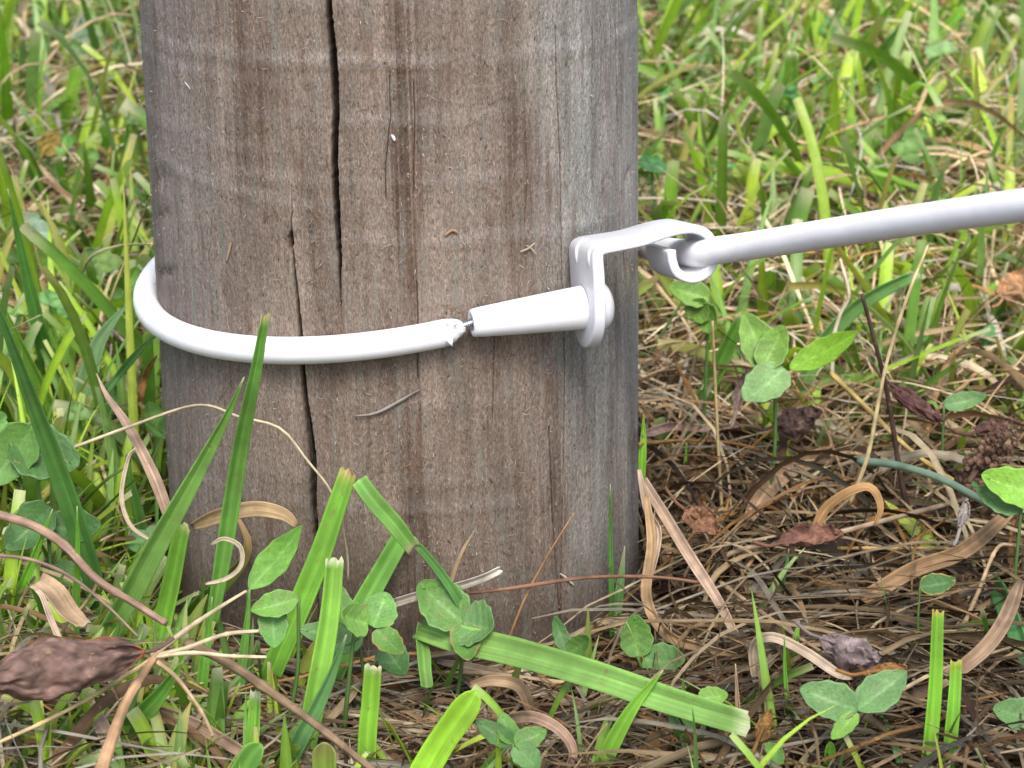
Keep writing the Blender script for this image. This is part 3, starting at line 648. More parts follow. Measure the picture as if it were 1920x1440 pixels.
# ---- standing green blades, front left
blade('broad green blade leaning right over the post below the wire, tip at its lower edge', [(178,1225),(240,1120),(300,1010),(372,880),(425,780),(458,706)], 46, (.125,.235,.055), mode=[.565,.562,.56,.556,.552,.55], tip='point', taper=.9, frac=.04)
blade('tall narrow blade crossing in front of the white wire with a ragged tip', [(395,1180),(425,1000),(452,830),(478,700),(497,592)], 31, (.115,.240,.050), mode=[.56,.555,.548,.540,.535], taper=.55, frac=.035, tipc=(.5,.36,.2))
blade('green blade leaning right across the cracked foot of the post, torn brown tip', [(480,1330),(540,1190),(590,1070),(630,960),(656,888)], 42, (.125,.270,.035), dy=.005, taper=.85, tipc=(.45,.27,.1), frac=.05)
blade('folded blade end hanging down to the right beside the torn brown tip', [(672,900),(700,940),(740,985),(775,1030)], 34, (.13,.260,.060), mode=[.548,.548,.55,.552], taper=.8, tipc=(.5,.36,.26), frac=.10)
blade('thin dark green stalk slanting against the post above the big clover leaf', [(880,1160),(850,1110),(810,1055),(770,1010)], 17, D_, mode=[.557,.557,.558,.559], taper=.9)
blade('upright wide blade with a square fringed white top before the post', [(560,1450),(585,1330),(610,1190),(625,1048)], 40, (.150,.290,.045), dy=.01, taper=.9, tipc=(.75,.72,.55), frac=.03)
blade('stout blade leaning right with pale cut top, above the clover', [(600,1330),(650,1200),(700,1100),(756,998)], 40, (.120,.265,.050), dy=.012, taper=.9, tipc=(.7,.68,.6), frac=.035)
blade('blurred bright yellow green blade rising from the bottom edge, rounded top', [(740,1540),(800,1440),(850,1360),(893,1296)], 54, (.19,.340,.030), dy=.0, tip='round', fold=.3)
blade('upright cut blade standing just right of the brown foreground stalk', [(686,1480),(690,1380),(696,1310),(700,1250)], 34, (.155,.30,.035), dy=.0, taper=.9, tipc=(.6,.52,.4), frac=.05)
blade('short cut blade with a fringed white top near the bottom edge', [(470,1480),(474,1400),(478,1345),(482,1297)], 27, (.14,.28,.045), dy=.0, taper=.9, tipc=(.75,.72,.62), frac=.10)
blade('pale green cut blade leaning right beneath the broad left blade', [(285,1270),(305,1170),(325,1080),(344,985)], 36, (.155,.31,.045), dy=-.005, taper=.85, tipc=(.55,.52,.25), frac=.05)
blade('green blade whose tip dries to a brown curl before the post', [(330,1190),(380,1130),(425,1085),(455,1050),(464,1015),(448,975),(432,945)], 36, (.11,.22,.035), dy=-.01, tip='point', c1=(.45,.26,.12), taper=.95, frac=.3, tipc=(.5,.34,.2))
blade('short yellowing blade tip tucked under the broad left blade', [(235,1130),(255,1085),(280,1030)], 24, (.20,.27,.04), dy=-.01, tip='point', c1=(.5,.3,.06))
blade('low green blade sweeping up right beside the orange dry stalk', [(190,1440),(240,1370),(300,1300),(345,1240)], 46, (.10,.225,.040), dy=-.01, tip='point', taper=.9)
blade('slim upright blade rising left of the pinkish dry stalk', [(138,1260),(142,1150),(146,1050),(144,950)], 19, (.12,.26,.035), dy=-.015, tip='point')
blade('thin blade slanting up right at the left edge below the pink stalk', [(-10,1240),(30,1130),(65,1040),(98,955)], 22, (.13,.28,.035), dy=-.01, tip='point')
blade('wide long blade falling from the upper left, rooted by the clover', [(205,1200),(150,1000),(105,870),(55,740),(0,590),(-30,520)], 42, (.085,.20,.050), dy=-.06, taper=.9, tip='point')
blade('long tapering blade standing alone at far left with a sharp tip', [(130,830),(100,720),(65,570),(38,460),(13,355)], 33, (.105,.235,.055), dy=-.05, tip='point', taper=.9, frac=.03)
blade('narrow light blade crossing behind the wide left one', [(150,890),(100,775),(50,670),(0,565),(-30,510)], 24, (.17,.30,.055), dy=-.04, tip='point')
blade('grey green broad blade arching up to the wire at the post edge', [(140,830),(150,770),(180,660),(212,605),(246,566)], 42, (.135,.225,.110), mode=[.70,.70,.70,.70,.70], tip='point', taper=.9, frac=.03)
blade('slender blade running up right to the post beneath the wire', [(195,740),(235,690),(275,645),(305,620)], 16, (.095,.20,.07), mode=[.68,.672,.668,.668], tip='point')
blade('dull broad blade standing behind dry strands at the post foot', [(268,1060),(258,990),(245,920),(236,845)], 36, (.10,.22,.05), dy=-.01, tip='point', taper=.9)
blade('short upright blade in front of the dark leaf at left', [(162,960),(163,900),(162,860),(160,815)], 15, (.13,.27,.035), dy=0, taper=.95)
blade('bright blade at the left edge beside a big round leaf', [(-5,990),(10,930),(25,870),(36,815)], 24, (.17,.31,.045), dy=-.01, taper=.9)
blade('thin blade leaning left at the left edge behind the leaf', [(48,800),(30,760),(10,720),(-20,680)], 18, (.09,.2,.04), dy=-.02, tip='point')
blade('young blade standing in front of the cracked leaf stalk, bottom centre left', [(440,1350),(452,1270),(462,1180),(468,1105)], 20, (.10,.22,.045), dy=0, tip='point')
blade('rounded green shoot tip at the bottom edge', [(600,1520),(605,1470),(608,1430),(610,1392)], 46, (.17,.29,.035), dy=0, tip='round', c1=(.3,.3,.1))
blade('curled green leaf tip at the bottom edge left of the shoot', [(410,1540),(440,1470),(470,1420),(492,1396)], 42, (.10,.225,.045), dy=0, tip='round')
blade('blue green blade base running up beside the square topped blade', [(520,1480),(560,1390),(610,1290),(650,1190)], 34, (.085,.185,.065), dy=.0, tip='point')
blade('thin green blade standing between the pale cut ones, lower left', [(372,1350),(380,1270),(390,1190),(398,1120)], 22, (.11,.25,.04), dy=0, tip='point')
# ---- fallen and right-hand blades
blade('long ribbed light green blade fallen across the litter at the post foot', [(788,1176),(860,1200),(960,1222),(1100,1262),(1250,1312),(1402,1358)], 52, (.155,.275,.070), mode=[.560,.552,.545,.527,.511,.498], taper=.95, fold=.28, tipc=(.6,.6,.42), frac=.03, roll=.25)
blade('bent green base where the fallen ribbed blade folds over', [(800,1290),(795,1240),(790,1200),(793,1172)], 24, (.10,.20,.045), mode=[.545,.552,.558,.562], taper=.9)
blade('curving bright blade in front of the fallen one with withered tip', [(1110,1480),(1150,1390),(1195,1315),(1242,1256)], 33, (.150,.300,.040), dy=-.004, tip='point', taper=.9, frac=.05)
blade('very thin dark blade standing upright against the right of the post', [(1147,1215),(1146,1110),(1145,1010),(1144,908)], 10, (.06,.16,.03), dy=-.004, tip='point')
blade('short blade with a dry white point next to the thin dark one', [(1150,1210),(1156,1150),(1164,1090),(1172,1025)], 19, (.11,.23,.075), dy=-.004, tip='point', frac=.28, tipc=(.6,.5,.42))
blade('little flat blade with a tan tip over the litter, right of the fallen one', [(1478,1310),(1484,1250),(1490,1205),(1498,1165)], 25, (.19,.32,.06), dy=-.003, tip='point', frac=.10)
blade('thin shoot beside the little tan tipped blade', [(1485,1400),(1478,1330),(1472,1260),(1470,1190)], 9, (.11,.25,.04), dy=-.003, tip='point')
blade('slim bluish blade poking up through dry litter', [(1448,1180),(1462,1110),(1475,1060),(1478,1030)], 14, (.10,.22,.08), dy=-.003, tip='point')
blade('tall bright cut blade at lower right with an orange top', [(1730,1500),(1742,1400),(1752,1270),(1758,1146)], 28, (.165,.340,.040), dy=-.002, taper=.85, tipc=(.5,.3,.08), frac=.03)
blade('second bright blade of the lower right pair, yellow top', [(1768,1500),(1778,1420),(1786,1330),(1792,1240)], 26, (.165,.335,.045), dy=-.002, taper=.9, tipc=(.45,.42,.06), frac=.08)
blade('short bright stub at the bottom edge right of centre', [(1552,1500),(1554,1460),(1556,1420),(1556,1390)], 19, (.16,.33,.04), dy=0, tip='round')
blade('thin green blade lying down at lower right behind the clover', [(1690,1440),(1675,1390),(1660,1350),(1648,1340)], 13, (.07,.19,.06), mode='lie', h=.01, tip='point')
blade('dark green broad blade at the right edge over the litter', [(1925,1250),(1905,1180),(1880,1120),(1862,1085)], 38, (.06,.16,.05), mode='lie', h=[.008,.014,.016,.012], tip='mid')
blade('thin bright blade rising from dry litter right of the post', [(1278,960),(1280,930),(1284,880),(1287,830)], 9, (.14,.30,.03), dy=-.004, tip='point')
blade('yellow tipped short blade against the right edge of the post', [(1204,900),(1204,860),(1206,820),(1207,775)], 15, (.15,.31,.03), dy=-.003, tip='point', frac=.2, tipc=(.45,.42,.1))
blade('strong dark blade slanting behind the big trefoil leaf', [(1285,810),(1320,740),(1350,680),(1392,590)], 30, (.095,.215,.035), dy=-.01, taper=.85)
blade('light blade with a fold rising right above the dark twig', [(1470,790),(1500,730),(1545,640),(1600,580),(1650,545),(1716,512)], 30, (.14,.27,.09), dy=-.02, taper=.85, tipc=(.55,.5,.42), frac=.04)
blade('small green blade lying flat behind the dark twig', [(1530,706),(1580,712),(1640,708),(1685,702)], 17, (.13,.28,.06), mode='lie', h=.012, tip='mid')
blade('yellow green blade tip standing just right of the hook', [(1440,640),(1442,590),(1445,545),(1447,500)], 20, (.20,.34,.04), dy=-.01, taper=.9)
blade('bright cut blade leaning left just above the running wire', [(1740,470),(1700,400),(1665,345),(1632,300)], 34, (.17,.33,.035), dy=-.02, taper=.95, tipc=(.6,.55,.4), frac=.05)
blade('wide pale topped blade standing in the grass upper right', [(1474,330),(1477,250),(1482,170),(1487,98)], 28, (.19,.33,.055), dy=-.03, taper=.9, tipc=(.6,.6,.42), frac=.08)
blade('long diagonal bright blade at the top right, longest there', [(1520,210),(1570,150),(1625,75),(1690,-10)], 34, (.175,.325,.040), dy=-.05, tip='point', taper=.95)
blade('dull blade running beside the long diagonal one', [(1550,240),(1600,170),(1660,90),(1730,0)], 22, (.10,.22,.05), dy=-.05, tip='point')
blade('cut blade leaning right near the top right corner, pale end', [(1745,80),(1770,55),(1790,35),(1812,15)], 20, (.16,.31,.04), mode=1.05, taper=.9)
blade('dark blade in front of the top right clover', [(1700,280),(1720,200),(1735,140),(1712,85)], 18, (.10,.23,.045), dy=-.03, tip='point')
blade('tall bright blade at the upper left edge', [(20,330),(12,200),(8,110),(4,20)], 26, (.18,.33,.03), dy=-.05, tip='point', taper=.95)
blade('pale dull blade standing right of the tall upper left one', [(42,250),(42,180),(42,120),(42,70)], 14, (.19,.28,.12), dy=-.03, taper=.9)
blade('arching blade with a pale cut end at upper left', [(50,250),(90,205),(150,165),(235,137)], 17, (.15,.28,.06), dy=-.02, taper=.8)
blade('dark leaning blade at left with its foot behind the sharp one', [(95,430),(75,350),(50,290),(35,250)], 24, (.09,.21,.03), dy=-.02, taper=.9)
blade('short white tipped blade in the middle of the left grass', [(140,440),(128,380),(116,330),(108,295)], 16, (.13,.29,.03), dy=-.02, taper=.9, frac=.1)
blade('green blade leaning left beside the post edge with white tip', [(235,400),(215,330),(200,270),(190,232)], 18, (.13,.29,.03), dy=-.02, taper=.85, frac=.06)
blade('upright dark blade touching the post edge at left', [(215,420),(225,340),(236,270),(242,205)], 14, (.09,.22,.04), dy=-.02, tip='point')

# ---- dry blades and stems
stem('thin pale bent straw kinked across the post below the wire', [(140,838),(235,803),(368,760),(450,782),(525,803),(575,862),(625,930),(650,1030),(653,1095)], 6.5, P_, mode=[.60,.60,.585,.566,.562,.561,.562,.564,.566], kn=False)
stem('thick out of focus brown stalk slanting to the bottom edge', [(350,1206),(420,1238),(500,1292),(600,1365),(720,1460)], 21, (.22,.15,.09), mode=[.528,.520,.51,.495,.478], n=50)
stem('orange tan stalk curving down to the bottom left edge', [(178,1480),(205,1400),(240,1310),(295,1225)], 29, (.40,.25,.14), mode=[.475,.485,.497,.512], ends=.45)
stem('pale seed stalk fanning right from the dry joint, upper', [(285,1230),(350,1180),(410,1140),(462,1108)], 13, P_, mode=[.512,.513,.515,.517], ends=.4)
stem('beaded seed stalk fanning right from the dry joint, middle', [(285,1230),(350,1215),(420,1190),(485,1183)], 10, P_, mode=[.512,.511,.511,.512], ends=.7)
stem('beaded seed stalk fanning right from the dry joint, lower', [(290,1232),(360,1224),(430,1230),(500,1232)], 9, P_, mode=[.511,.509,.508,.507], ends=.7)
stem('thin straw running left from the dry joint to the edge', [(285,1235),(200,1290),(100,1345),(-20,1400)], 9, (.5,.38,.2), mode=[.512,.505,.495,.487], ends=.8)
stem('thin straw dropping right from the dry joint', [(290,1238),(330,1270),(375,1330),(400,1380)], 10, (.48,.35,.2), mode=[.511,.506,.498,.492])
stem('pinkish brown dry stalk crossing the lower left to the green blades', [(-20,960),(60,985),(120,1022),(180,1085),(250,1130),(310,1168)], 19, (.33,.215,.155), mode=[.575,.572,.567,.556,.548,.54], ends=.7)
stem('slender dead stem bowing across the left foot litter', [(-10,1040),(60,1050),(130,1080),(200,1135),(260,1195)], 8, (.25,.17,.13), mode=[.535,.535,.532,.53,.526])
stem('upright pale straw standing right of the post near the hook', [(1358,1010),(1350,900),(1342,740),(1336,602)], 7, (.46,.36,.18), dy=-.005, ends=.7)
stem('orange brown stem lying level right of the post', [(1200,832),(1290,826),(1380,832),(1440,850),(1480,870)], 8, (.36,.18,.06), mode='lie', h=.016)
stem('rusty thin stem crossing the foot of the post', [(880,1112),(960,1103),(1080,1085),(1160,1081),(1240,1083),(1310,1092)], 8, (.22,.115,.07), mode=[.566,.566,.57,.577,.585,.59], ends=.8)
stem('hair thin brown stem leaning on the post, low right', [(955,1195),(985,1120),(1025,1045),(1076,962)], 5, (.34,.18,.08), mode=[.568,.568,.568,.57], kn=False)
stem('dark twig standing upright among litter right of the post', [(1735,1040),(1712,990),(1690,900),(1664,740),(1640,640),(1616,552)], 13, (.075,.045,.035), dy=-.012, ends=.55, name='twig', cat='twig')
stem('long pale straw leaning across the dark twig', [(1593,945),(1628,850),(1660,690),(1700,560),(1740,460)], 9, (.58,.47,.26), mode=[.64,.636,.632,.63,.632], ends=.6)
stem('yellow straw sloping down right from the twig', [(1558,700),(1620,760),(1700,838),(1770,890),(1832,922)], 10, (.48,.36,.13), mode=[.70,.685,.662,.648,.638], ends=.8)
stem('white straw bent upward left of the dark twig', [(1560,705),(1562,640),(1575,590),(1592,552),(1575,485)], 9, (.62,.55,.40), mode=[.70,.70,.70,.70,.705], ends=.6)
stem('blue green rounded stem arching over the right litter', [(1610,864),(1680,872),(1760,896),(1830,932),(1888,966)], 16, (.20,.29,.22), mode=[.645,.638,.628,.617,.606], name='reed', cat='reed', mat='grass', ends=.9, kn=False)
stem('long grey straw bowed over the right litter', [(1335,1090),(1345,1055),(1400,1028),(1550,1003),(1700,965),(1835,930)], 11, (.34,.25,.17), mode='lie', h=[.004,.010,.014,.018,.018,.012], ends=.8)
stem('straw kinked into a sharp corner at the right edge', [(1790,1210),(1830,1120),(1868,1030),(1900,1022),(1880,1000),(1790,1030)][:4], 10, (.40,.29,.17), mode='lie', h=[.006,.016,.026,.024])
stem('long thin straw rising right across the lower right clover', [(1600,1350),(1680,1300),(1780,1250),(1925,1205)], 9, (.46,.36,.22), mode='lie', h=[.012,.018,.016,.010])
stem('yellow straw lying level behind the fuzzy grey leaf', [(1570,1028),(1650,1028),(1760,1028),(1850,1032)], 8, (.40,.26,.10), mode='lie', h=.012)
stem('long straw diagonal through the litter right of the foot', [(1350,1092),(1430,1150),(1520,1210),(1610,1262)], 10, (.40,.30,.18), mode='lie', h=[.012,.013,.013,.009])
stem('pale straw slanting through the grass above the wire', [(1720,380),(1670,290),(1600,190),(1522,105)], 8, (.55,.48,.30), dy=-.02, ends=.6)
stem('second pale straw slanting lower through the grass above the wire', [(1600,380),(1540,310),(1470,240),(1405,190)], 8, (.52,.44,.28), dy=-.02, ends=.6)
stem('level yellow straw lying behind the running wire', [(1460,330),(1600,334),(1740,340),(1870,352)], 7, (.56,.48,.24), mode='lie', h=.02, kn=False)
stem('grey stem lying low left of the running wire behind the hook', [(1195,412),(1270,392),(1350,362),(1440,348)], 9, (.26,.19,.13), mode='lie', h=.012)
stem('looped thin straw in the left grass touching the post', [(152,580),(155,510),(180,475),(230,460),(285,457)], 6, (.48,.44,.22), mode=[.74,.73,.72,.71,.70], kn=False)
stem('thin straw crossing the loop of straw at left', [(190,620),(215,540),(250,450),(283,365)], 5, (.46,.38,.16), mode=[.72,.715,.71,.71], kn=False)
stem('pale level stem behind the post at upper left', [(50,176),(120,176),(190,172),(262,182)], 7, (.42,.36,.24), mode='lie', h=.03, c1=(.14,.09,.06))
blade('frayed grey white dry stalk end resting against the post foot', [(740,1130),(800,1112),(860,1098),(905,1084),(937,1068)], 17, (.42,.37,.31), mode=[.562,.562,.562,.562,.563], taper=1.0, frac=.15, **{**dryb, 'tipc': (.6,.55,.48)})
blade('tan dry sliver standing against the post above the clover', [(842,1110),(852,1070),(868,1030),(890,995)], 8, (.40,.28,.17), mode=.563, tip='point', **dryb)
blade('curled tan dry blade lying along the left foot of the post', [(360,988),(420,966),(480,955),(530,965),(556,985)], 28, (.40,.28,.15), mode=[.572,.566,.562,.560,.559], tip='mid', twist=.5, **dryb)
blade('pink dry blade rising in a fan at the left post edge', [(330,1010),(290,900),(240,800),(200,742),(180,700)], 24, (.38,.27,.20), mode=[.60,.60,.605,.61,.615], tip='point', twist=.5, **dryb)
blade('pale curling dry ribbon looping before the left post edge', [(285,1015),(245,985),(228,930),(240,860),(255,840)], 8, (.55,.45,.33), mode=[.585,.585,.587,.59,.59], tip='mid', **dryb)
blade('rusty dry sliver standing up beside the post under the wire', [(255,790),(265,740),(275,700),(295,665)], 12, (.40,.20,.08), mode=[.69,.68,.675,.672], tip='point', **dryb)
blade('white curled straw ring in front of the post foot', [(385,1095),(425,1085),(452,1060),(450,1025),(420,1010),(395,1022)], 8, (.50,.42,.30), mode=[.545,.545,.545,.546,.547,.547], tip='mid', **dryb)
blade('orange brown ribbon curled into an arch in the right litter', [(1520,1010),(1545,960),(1580,930),(1620,914),(1640,925),(1650,955),(1640,985)], 20, (.36,.21,.09), mode=[.595,.595,.594,.594,.592,.588,.585], tip='mid', twist=.9, **dryb)
blade('broad tan dry blade curving up into the right litter', [(1395,990),(1430,930),(1480,880),(1540,855),(1600,845)], 34, (.33,.22,.13), mode='lie', h=[.010,.014,.016,.014,.010], tip='mid', **dryb)
blade('large tan dry blade sweeping to the right edge of the litter', [(1550,1150),(1640,1110),(1720,1065),(1810,1030),(1905,950)], 30, (.30,.19,.10), mode='lie', h=[.008,.012,.016,.020,.022], tip='mid', **dryb)
blade('grey brown dry blade rising to the lower right edge', [(1640,1330),(1740,1290),(1830,1230),(1880,1170),(1915,1090)], 28, (.28,.19,.12), mode='lie', h=[.006,.012,.020,.026,.03], tip='mid', **dryb)
blade('long flat straw blade running down from the post right edge', [(1205,900),(1255,980),(1305,1060),(1350,1130),(1378,1188)], 22, (.46,.33,.24), mode=[.612,.606,.598,.588,.58], tip='cut', **dryb)
blade('looping tan blade curving from the post foot to the right', [(1212,930),(1222,1020),(1212,1120),(1250,1190),(1320,1215),(1382,1228)], 20, (.36,.24,.13), mode=[.606,.596,.586,.574,.566,.56], tip='mid', twist=-.6, **dryb)
blade('second tan blade falling beside the post right edge', [(1198,880),(1215,960),(1235,1000),(1222,1080)], 14, (.48,.36,.26), mode=[.62,.608,.602,.592], tip='mid', **dryb)
blade('pink dry blade lying level behind the upright straw', [(1205,815),(1260,800),(1320,803),(1385,797)], 18, (.40,.26,.20), mode='lie', h=.016, tip='mid', **dryb)
blade('white curled dry blade arching over lower right litter', [(1432,1320),(1415,1260),(1415,1210),(1450,1195),(1510,1222),(1570,1262),(1600,1270)], 18, (.48,.38,.28), mode='lie', h=[.004,.012,.02,.024,.02,.016,.012], tip='mid', twist=.5, **dryb)
blade('tan splinter standing upright at the bottom right of centre', [(1388,1450),(1386,1380),(1382,1310),(1378,1245)], 14, (.40,.27,.18), dy=-.002, tip='point', **dryb)
blade('broad pale brown blade lying curled by the small bottom clover', [(945,1350),(1000,1345),(1050,1370),(1075,1410),(1060,1450)], 22, (.36,.24,.17), mode='lie', h=[.008,.013,.012,.008,.004], tip='mid', twist=.7, **dryb)
blade('tan arching blade above the bright yellow green tip', [(880,1285),(930,1276),(975,1290),(1000,1345)], 22, (.33,.23,.14), mode='lie', h=[.012,.015,.014,.006], tip='mid', **dryb)
blade('flat grey brown blade lying under the fallen green one', [(820,1240),(920,1262),(1020,1300),(1130,1330)], 20, (.30,.23,.16), mode='lie', h=.006, tip='mid', **dryb)
blade('tan blade lying at the bottom left under the dead leaf', [(70,1090),(100,1110),(130,1150),(155,1175)], 44, (.40,.28,.17), mode=[.55,.546,.54,.536], tip='cut', **dryb)
blade('upright tan splinter at left between green blades', [(115,1210),(95,1160),(80,1120),(68,1105)], 12, (.50,.38,.28), mode=[.53,.533,.536,.538], tip='cut', **dryb)
blade('pale dry blade curving down at bottom left', [(150,1300),(190,1360),(210,1420),(190,1480)], 30, (.36,.25,.18), mode='lie', h=[.016,.014,.010,.006], tip='mid', twist=.4, **dryb)
blade('pinkish dry blade lying along the bottom edge at left', [(300,1330),(370,1360),(440,1400),(480,1430)], 24, (.30,.20,.14), mode='lie', h=.012, tip='mid', **dryb)
blade('orange dry blade lying in grass above the wire', [(1480,330),(1530,345),(1570,370),(1600,400)], 18, (.42,.22,.08), mode='lie', h=.02, tip='mid', **dryb)
blade('bent pale dry blade standing above the hook', [(1420,345),(1430,270),(1447,215),(1450,185),(1435,180)], 12, (.48,.38,.28), mode=[.92,.90,.89,.89,.89], tip='mid', **dryb)

# ---- leaves
def leaflet(root, base, tip, w, Yb, Yt, c0, kind='round', fold=.35, bend=.10, roll=0.0, mat='leaf', name='leaflet', mark=True, crumple=0.0, curl=0.0, edge=None, n=44, na=19, label=None):
    a, b = at(*base, Yb), at(*tip, Yt); t = np.linspace(0, 1, n); v = np.linspace(-1, 1, na)
    D = b-a; L = np.linalg.norm(D); d = D/L; mid = (a+b)/2; vd = nrm(CAM-mid); vd = nrm(vd+np.array([0, 0, .35]))
    s = nrm(np.cross(d, vd)); nn = np.cross(s, d); s2 = s*math.cos(roll)+nn*math.sin(roll); nn = np.cross(s2, d); s = s2
    W = leaf_shape(t, kind)*w*.5*((mid-CAM)@FW)/FPX
    vv, tt = np.meshgrid(v, t)
    wob = 1+.05*np.sin(tt*23+vv*2+rng.random()*6)*(np.abs(vv) > .8)
    if curl:
        th = vv*curl; off_s = np.sin(th)/curl*W[:, None]; off_n = (1-np.cos(th))/curl*W[:, None]
    else:
        off_s = vv*W[:, None]*wob; off_n = np.abs(vv)**1.2*W[:, None]*fold
    off_n = off_n+bend*L*(4*tt*(1-tt))*-1+.010*W[:, None]*np.sin(tt*30+np.abs(vv)*6)
    if crumple:
        off_n = off_n+crumple*W.max()*(fbm(tt*7+rng.random()*40, vv*3.5+9, 15, 4)-.5)*2; off_s = off_s+crumple*.5*W.max()*(fbm(tt*8+rng.random()*40, vv*2+9, 16, 3)-.5)*2
    notch = -.07*L*np.exp(-(vv/.22)**2)*(tt > .9)*(kind == 'round')
    G = a+d*(tt*L+notch)[..., None]+s*off_s[..., None]+nn*off_n[..., None]
    C = np.ones((n, na, 3))*np.array(c0)*(1.45 if mat == 'leaf' else 1.1)*(1+.22*np.exp(-(vv/.09)**2)[..., None])
    vein = np.exp(-((((tt-np.abs(vv)*.30)*8) % 1-.5)/.16)**2); C = C*(1-.03+.14*vein*(mat == 'leaf')-.25*vein*(mat != 'leaf'))[..., None]*(1+.22*(fbm(tt*4+base[0]*.1, vv*3+base[1]*.1, 27, 3)-.5))[..., None]
    if mark:
        mk = np.exp(-((tt-.52+.22*np.abs(vv))/.09)**2)[..., None]*.35; C = C*(1-mk)+np.array([.16, .27, .09])*mk
    if edge is not None:
        k = (np.clip((np.maximum(np.abs(vv), np.abs(2*tt-1)**2)-.8)/.2, 0, 1)*(fbm(tt*6+3, vv*4+8, 19, 2) > .45))[..., None]; C = C*(1-k)+np.array(edge)*k
    if mat == 'deadleaf': C = C*(.6+.8*fbm(tt*7+2, vv*4+5, 23, 3))[..., None]
    UV = np.stack([vv*.5+rng.random()*20, tt*1.2+rng.random()*20, 0*tt], -1)
    o = part(name, mk_mesh(name, G, grid_quads(n, na), C, UV), M[mat], root)
    md = o.modifiers.new('thickness', 'SOLIDIFY'); md.thickness = .00022
    return a
def clover(label, foot, leaves, c0, dY=.0, Y=None, cat='clover', name='clover_plant', stalk=9, sc=(.13, .24, .07), hub=None):
    """leaves: (base px, tip px, width px, colour or None, tip depth offset)"""
    yf = ground_hit(*foot) if Y is None else Y
    hit = cyl_hit(foot[0], foot[1], PR+.006)
    if hit is not None and yf > hit[1] and yf < PAY+.1: yf = hit[1]
    root = thing(name, label, cat, at(*foot, yf))
    hubs = []
    for lf in leaves:
        b, tp, w = lf[0], lf[1], lf[2]; cc = lf[3] if len(lf) > 3 and lf[3] else c0; off = lf[4] if len(lf) > 4 else -.004
        kw = lf[5] if len(lf) > 5 else {}
        leaflet(root, b, tp, w, yf+dY, yf+dY+off, cc, **kw); hubs.append(b)
    done = []
    for b in hubs:
        if any(math.dist(b, e) < 60 for e in done): continue
        done.append(b)
        f3 = at(*foot, yf); f3[2] = float(gz(f3[0], f3[1]))-.002; top = at(*b, yf+dY)
        P = resample(np.array([f3, (f3+top)/2+np.array([rng.normal(0, .001), -.001, 0]), top]), 14)
        part('stalk', tube('stalk', P, stalk*.5*yf/FPX*np.linspace(1.1, .8, 14), 8, np.ones((14, 1))*np.array(sc)), M['grass'], root)
    return root
CG, CL, CD, CB = (.085, .180, .038), (.135, .255, .045), (.050, .120, .030), (.095, .185, .062)
clover('clover with one oblong and one round leaflet before the post centre', (850,1300), [((868,1168),(785,1092),92,CG,.004), ((868,1168),(925,1178),96,CB,-.006), ((868,1168),(878,1238),58,CG,-.012,{'edge': (.35,.22,.12)})], CG, dY=-.004, Y=.558)
clover('dewy clover with two leaflets at the right foot of the post', (1208,1300), [((1196,1232),(1190,1152),62,CG,.002), ((1206,1236),(1284,1238),66,CB,-.008)], CG, Y=.561, stalk=8)
clover('dewy three leaflet clover on the litter at lower right', (1570,1440), [((1606,1330),(1700,1258),72,CB,.006,{'mark': False, 'kind': 'oval'}), ((1606,1330),(1500,1290),74,CB,.004), ((1606,1335),(1560,1385),34,CL,-.008)], CB, Y=.500, stalk=8)
clover('large trefoil standing right of the post beneath the hook', (1430,830), [((1452,700),(1395,585),72,CL,.01,{'kind': 'oval'}), ((1480,690),(1608,622),52,(.16,.31,.03),-.006,{'kind': 'oval', 'mark': False}), ((1470,690),(1395,750),74,(.17,.28,.11),-.016), ((1430,690),(1470,610),60,CL,.004)], CL, Y=.66, stalk=8)
clover('small dark clover under the bright yellow green blade tip', (925,1440), [((962,1395),(892,1350),42,CD,.006), ((962,1395),(940,1335),40,CG,.008), ((965,1395),(1025,1370),44,CG,.002), ((968,1398),(1010,1440),50,CB,-.008)], CG, Y=.499, stalk=7)
clover('blurred pale trefoil among the upright blades left of centre', (640,1290), [((665,1180),(610,1075),44,(.11,.23,.05),.008,{'kind': 'oval'}), ((690,1170),(640,1150),66,(.13,.25,.05),-.006), ((700,1175),(725,1110),70,(.11,.24,.055),.006), ((705,1180),(755,1225),48,CG,-.008,{'edge': (.35,.25,.08)})], CG, Y=.535, stalk=10)
clover('ragged clover leaf hanging beside the brown curl', (520,1330), [((560,1120),(470,1145),52,(.11,.23,.04),-.004,{'kind': 'oval'}), ((510,1140),(515,1215),56,(.09,.21,.045),-.006)], CG, Y=.53, stalk=9)
clover('low clover leaves tucked under the blades left of the post centre', (700,1330), [((672,1190),(560,1180),52,CB,.002), ((680,1195),(600,1215),46,CB,-.004), ((720,1210),(760,1265),60,CD,-.006)], CB, Y=.548, stalk=8)
clover('single long curved leaf standing before the foot of the cracked post', (462,1150), [((466,1105),(566,985),58,(.12,.26,.045),.002,{'kind': 'long', 'mark': False, 'bend': .12})], CL, Y=.556, name='broad_leaf_plant', cat='leaf plant')
clover('clover leaf and half hidden leaf at the right edge, upper', (1900,1010), [((1915,955),(1830,915),50,CB,.004), ((1960,930),(1840,890),74,(.16,.32,.04),.0,{'mark': False})], CB, Y=.60, stalk=8)
clover('clover leaf cut by the right frame edge at lower right', (1900,1420), [((1960,1350),(1862,1328),66,CB,.0)], CB, Y=.515, stalk=8)
clover('big round leaf at the left edge behind the blades', (60,1010), [((20,830),(150,870),110,CD,.0,{'mark': False}), ((60,800),(-20,910),90,CG,-.004,{'mark': False})], CD, Y=.61, name='broad_leaf_plant', cat='leaf plant', stalk=10)
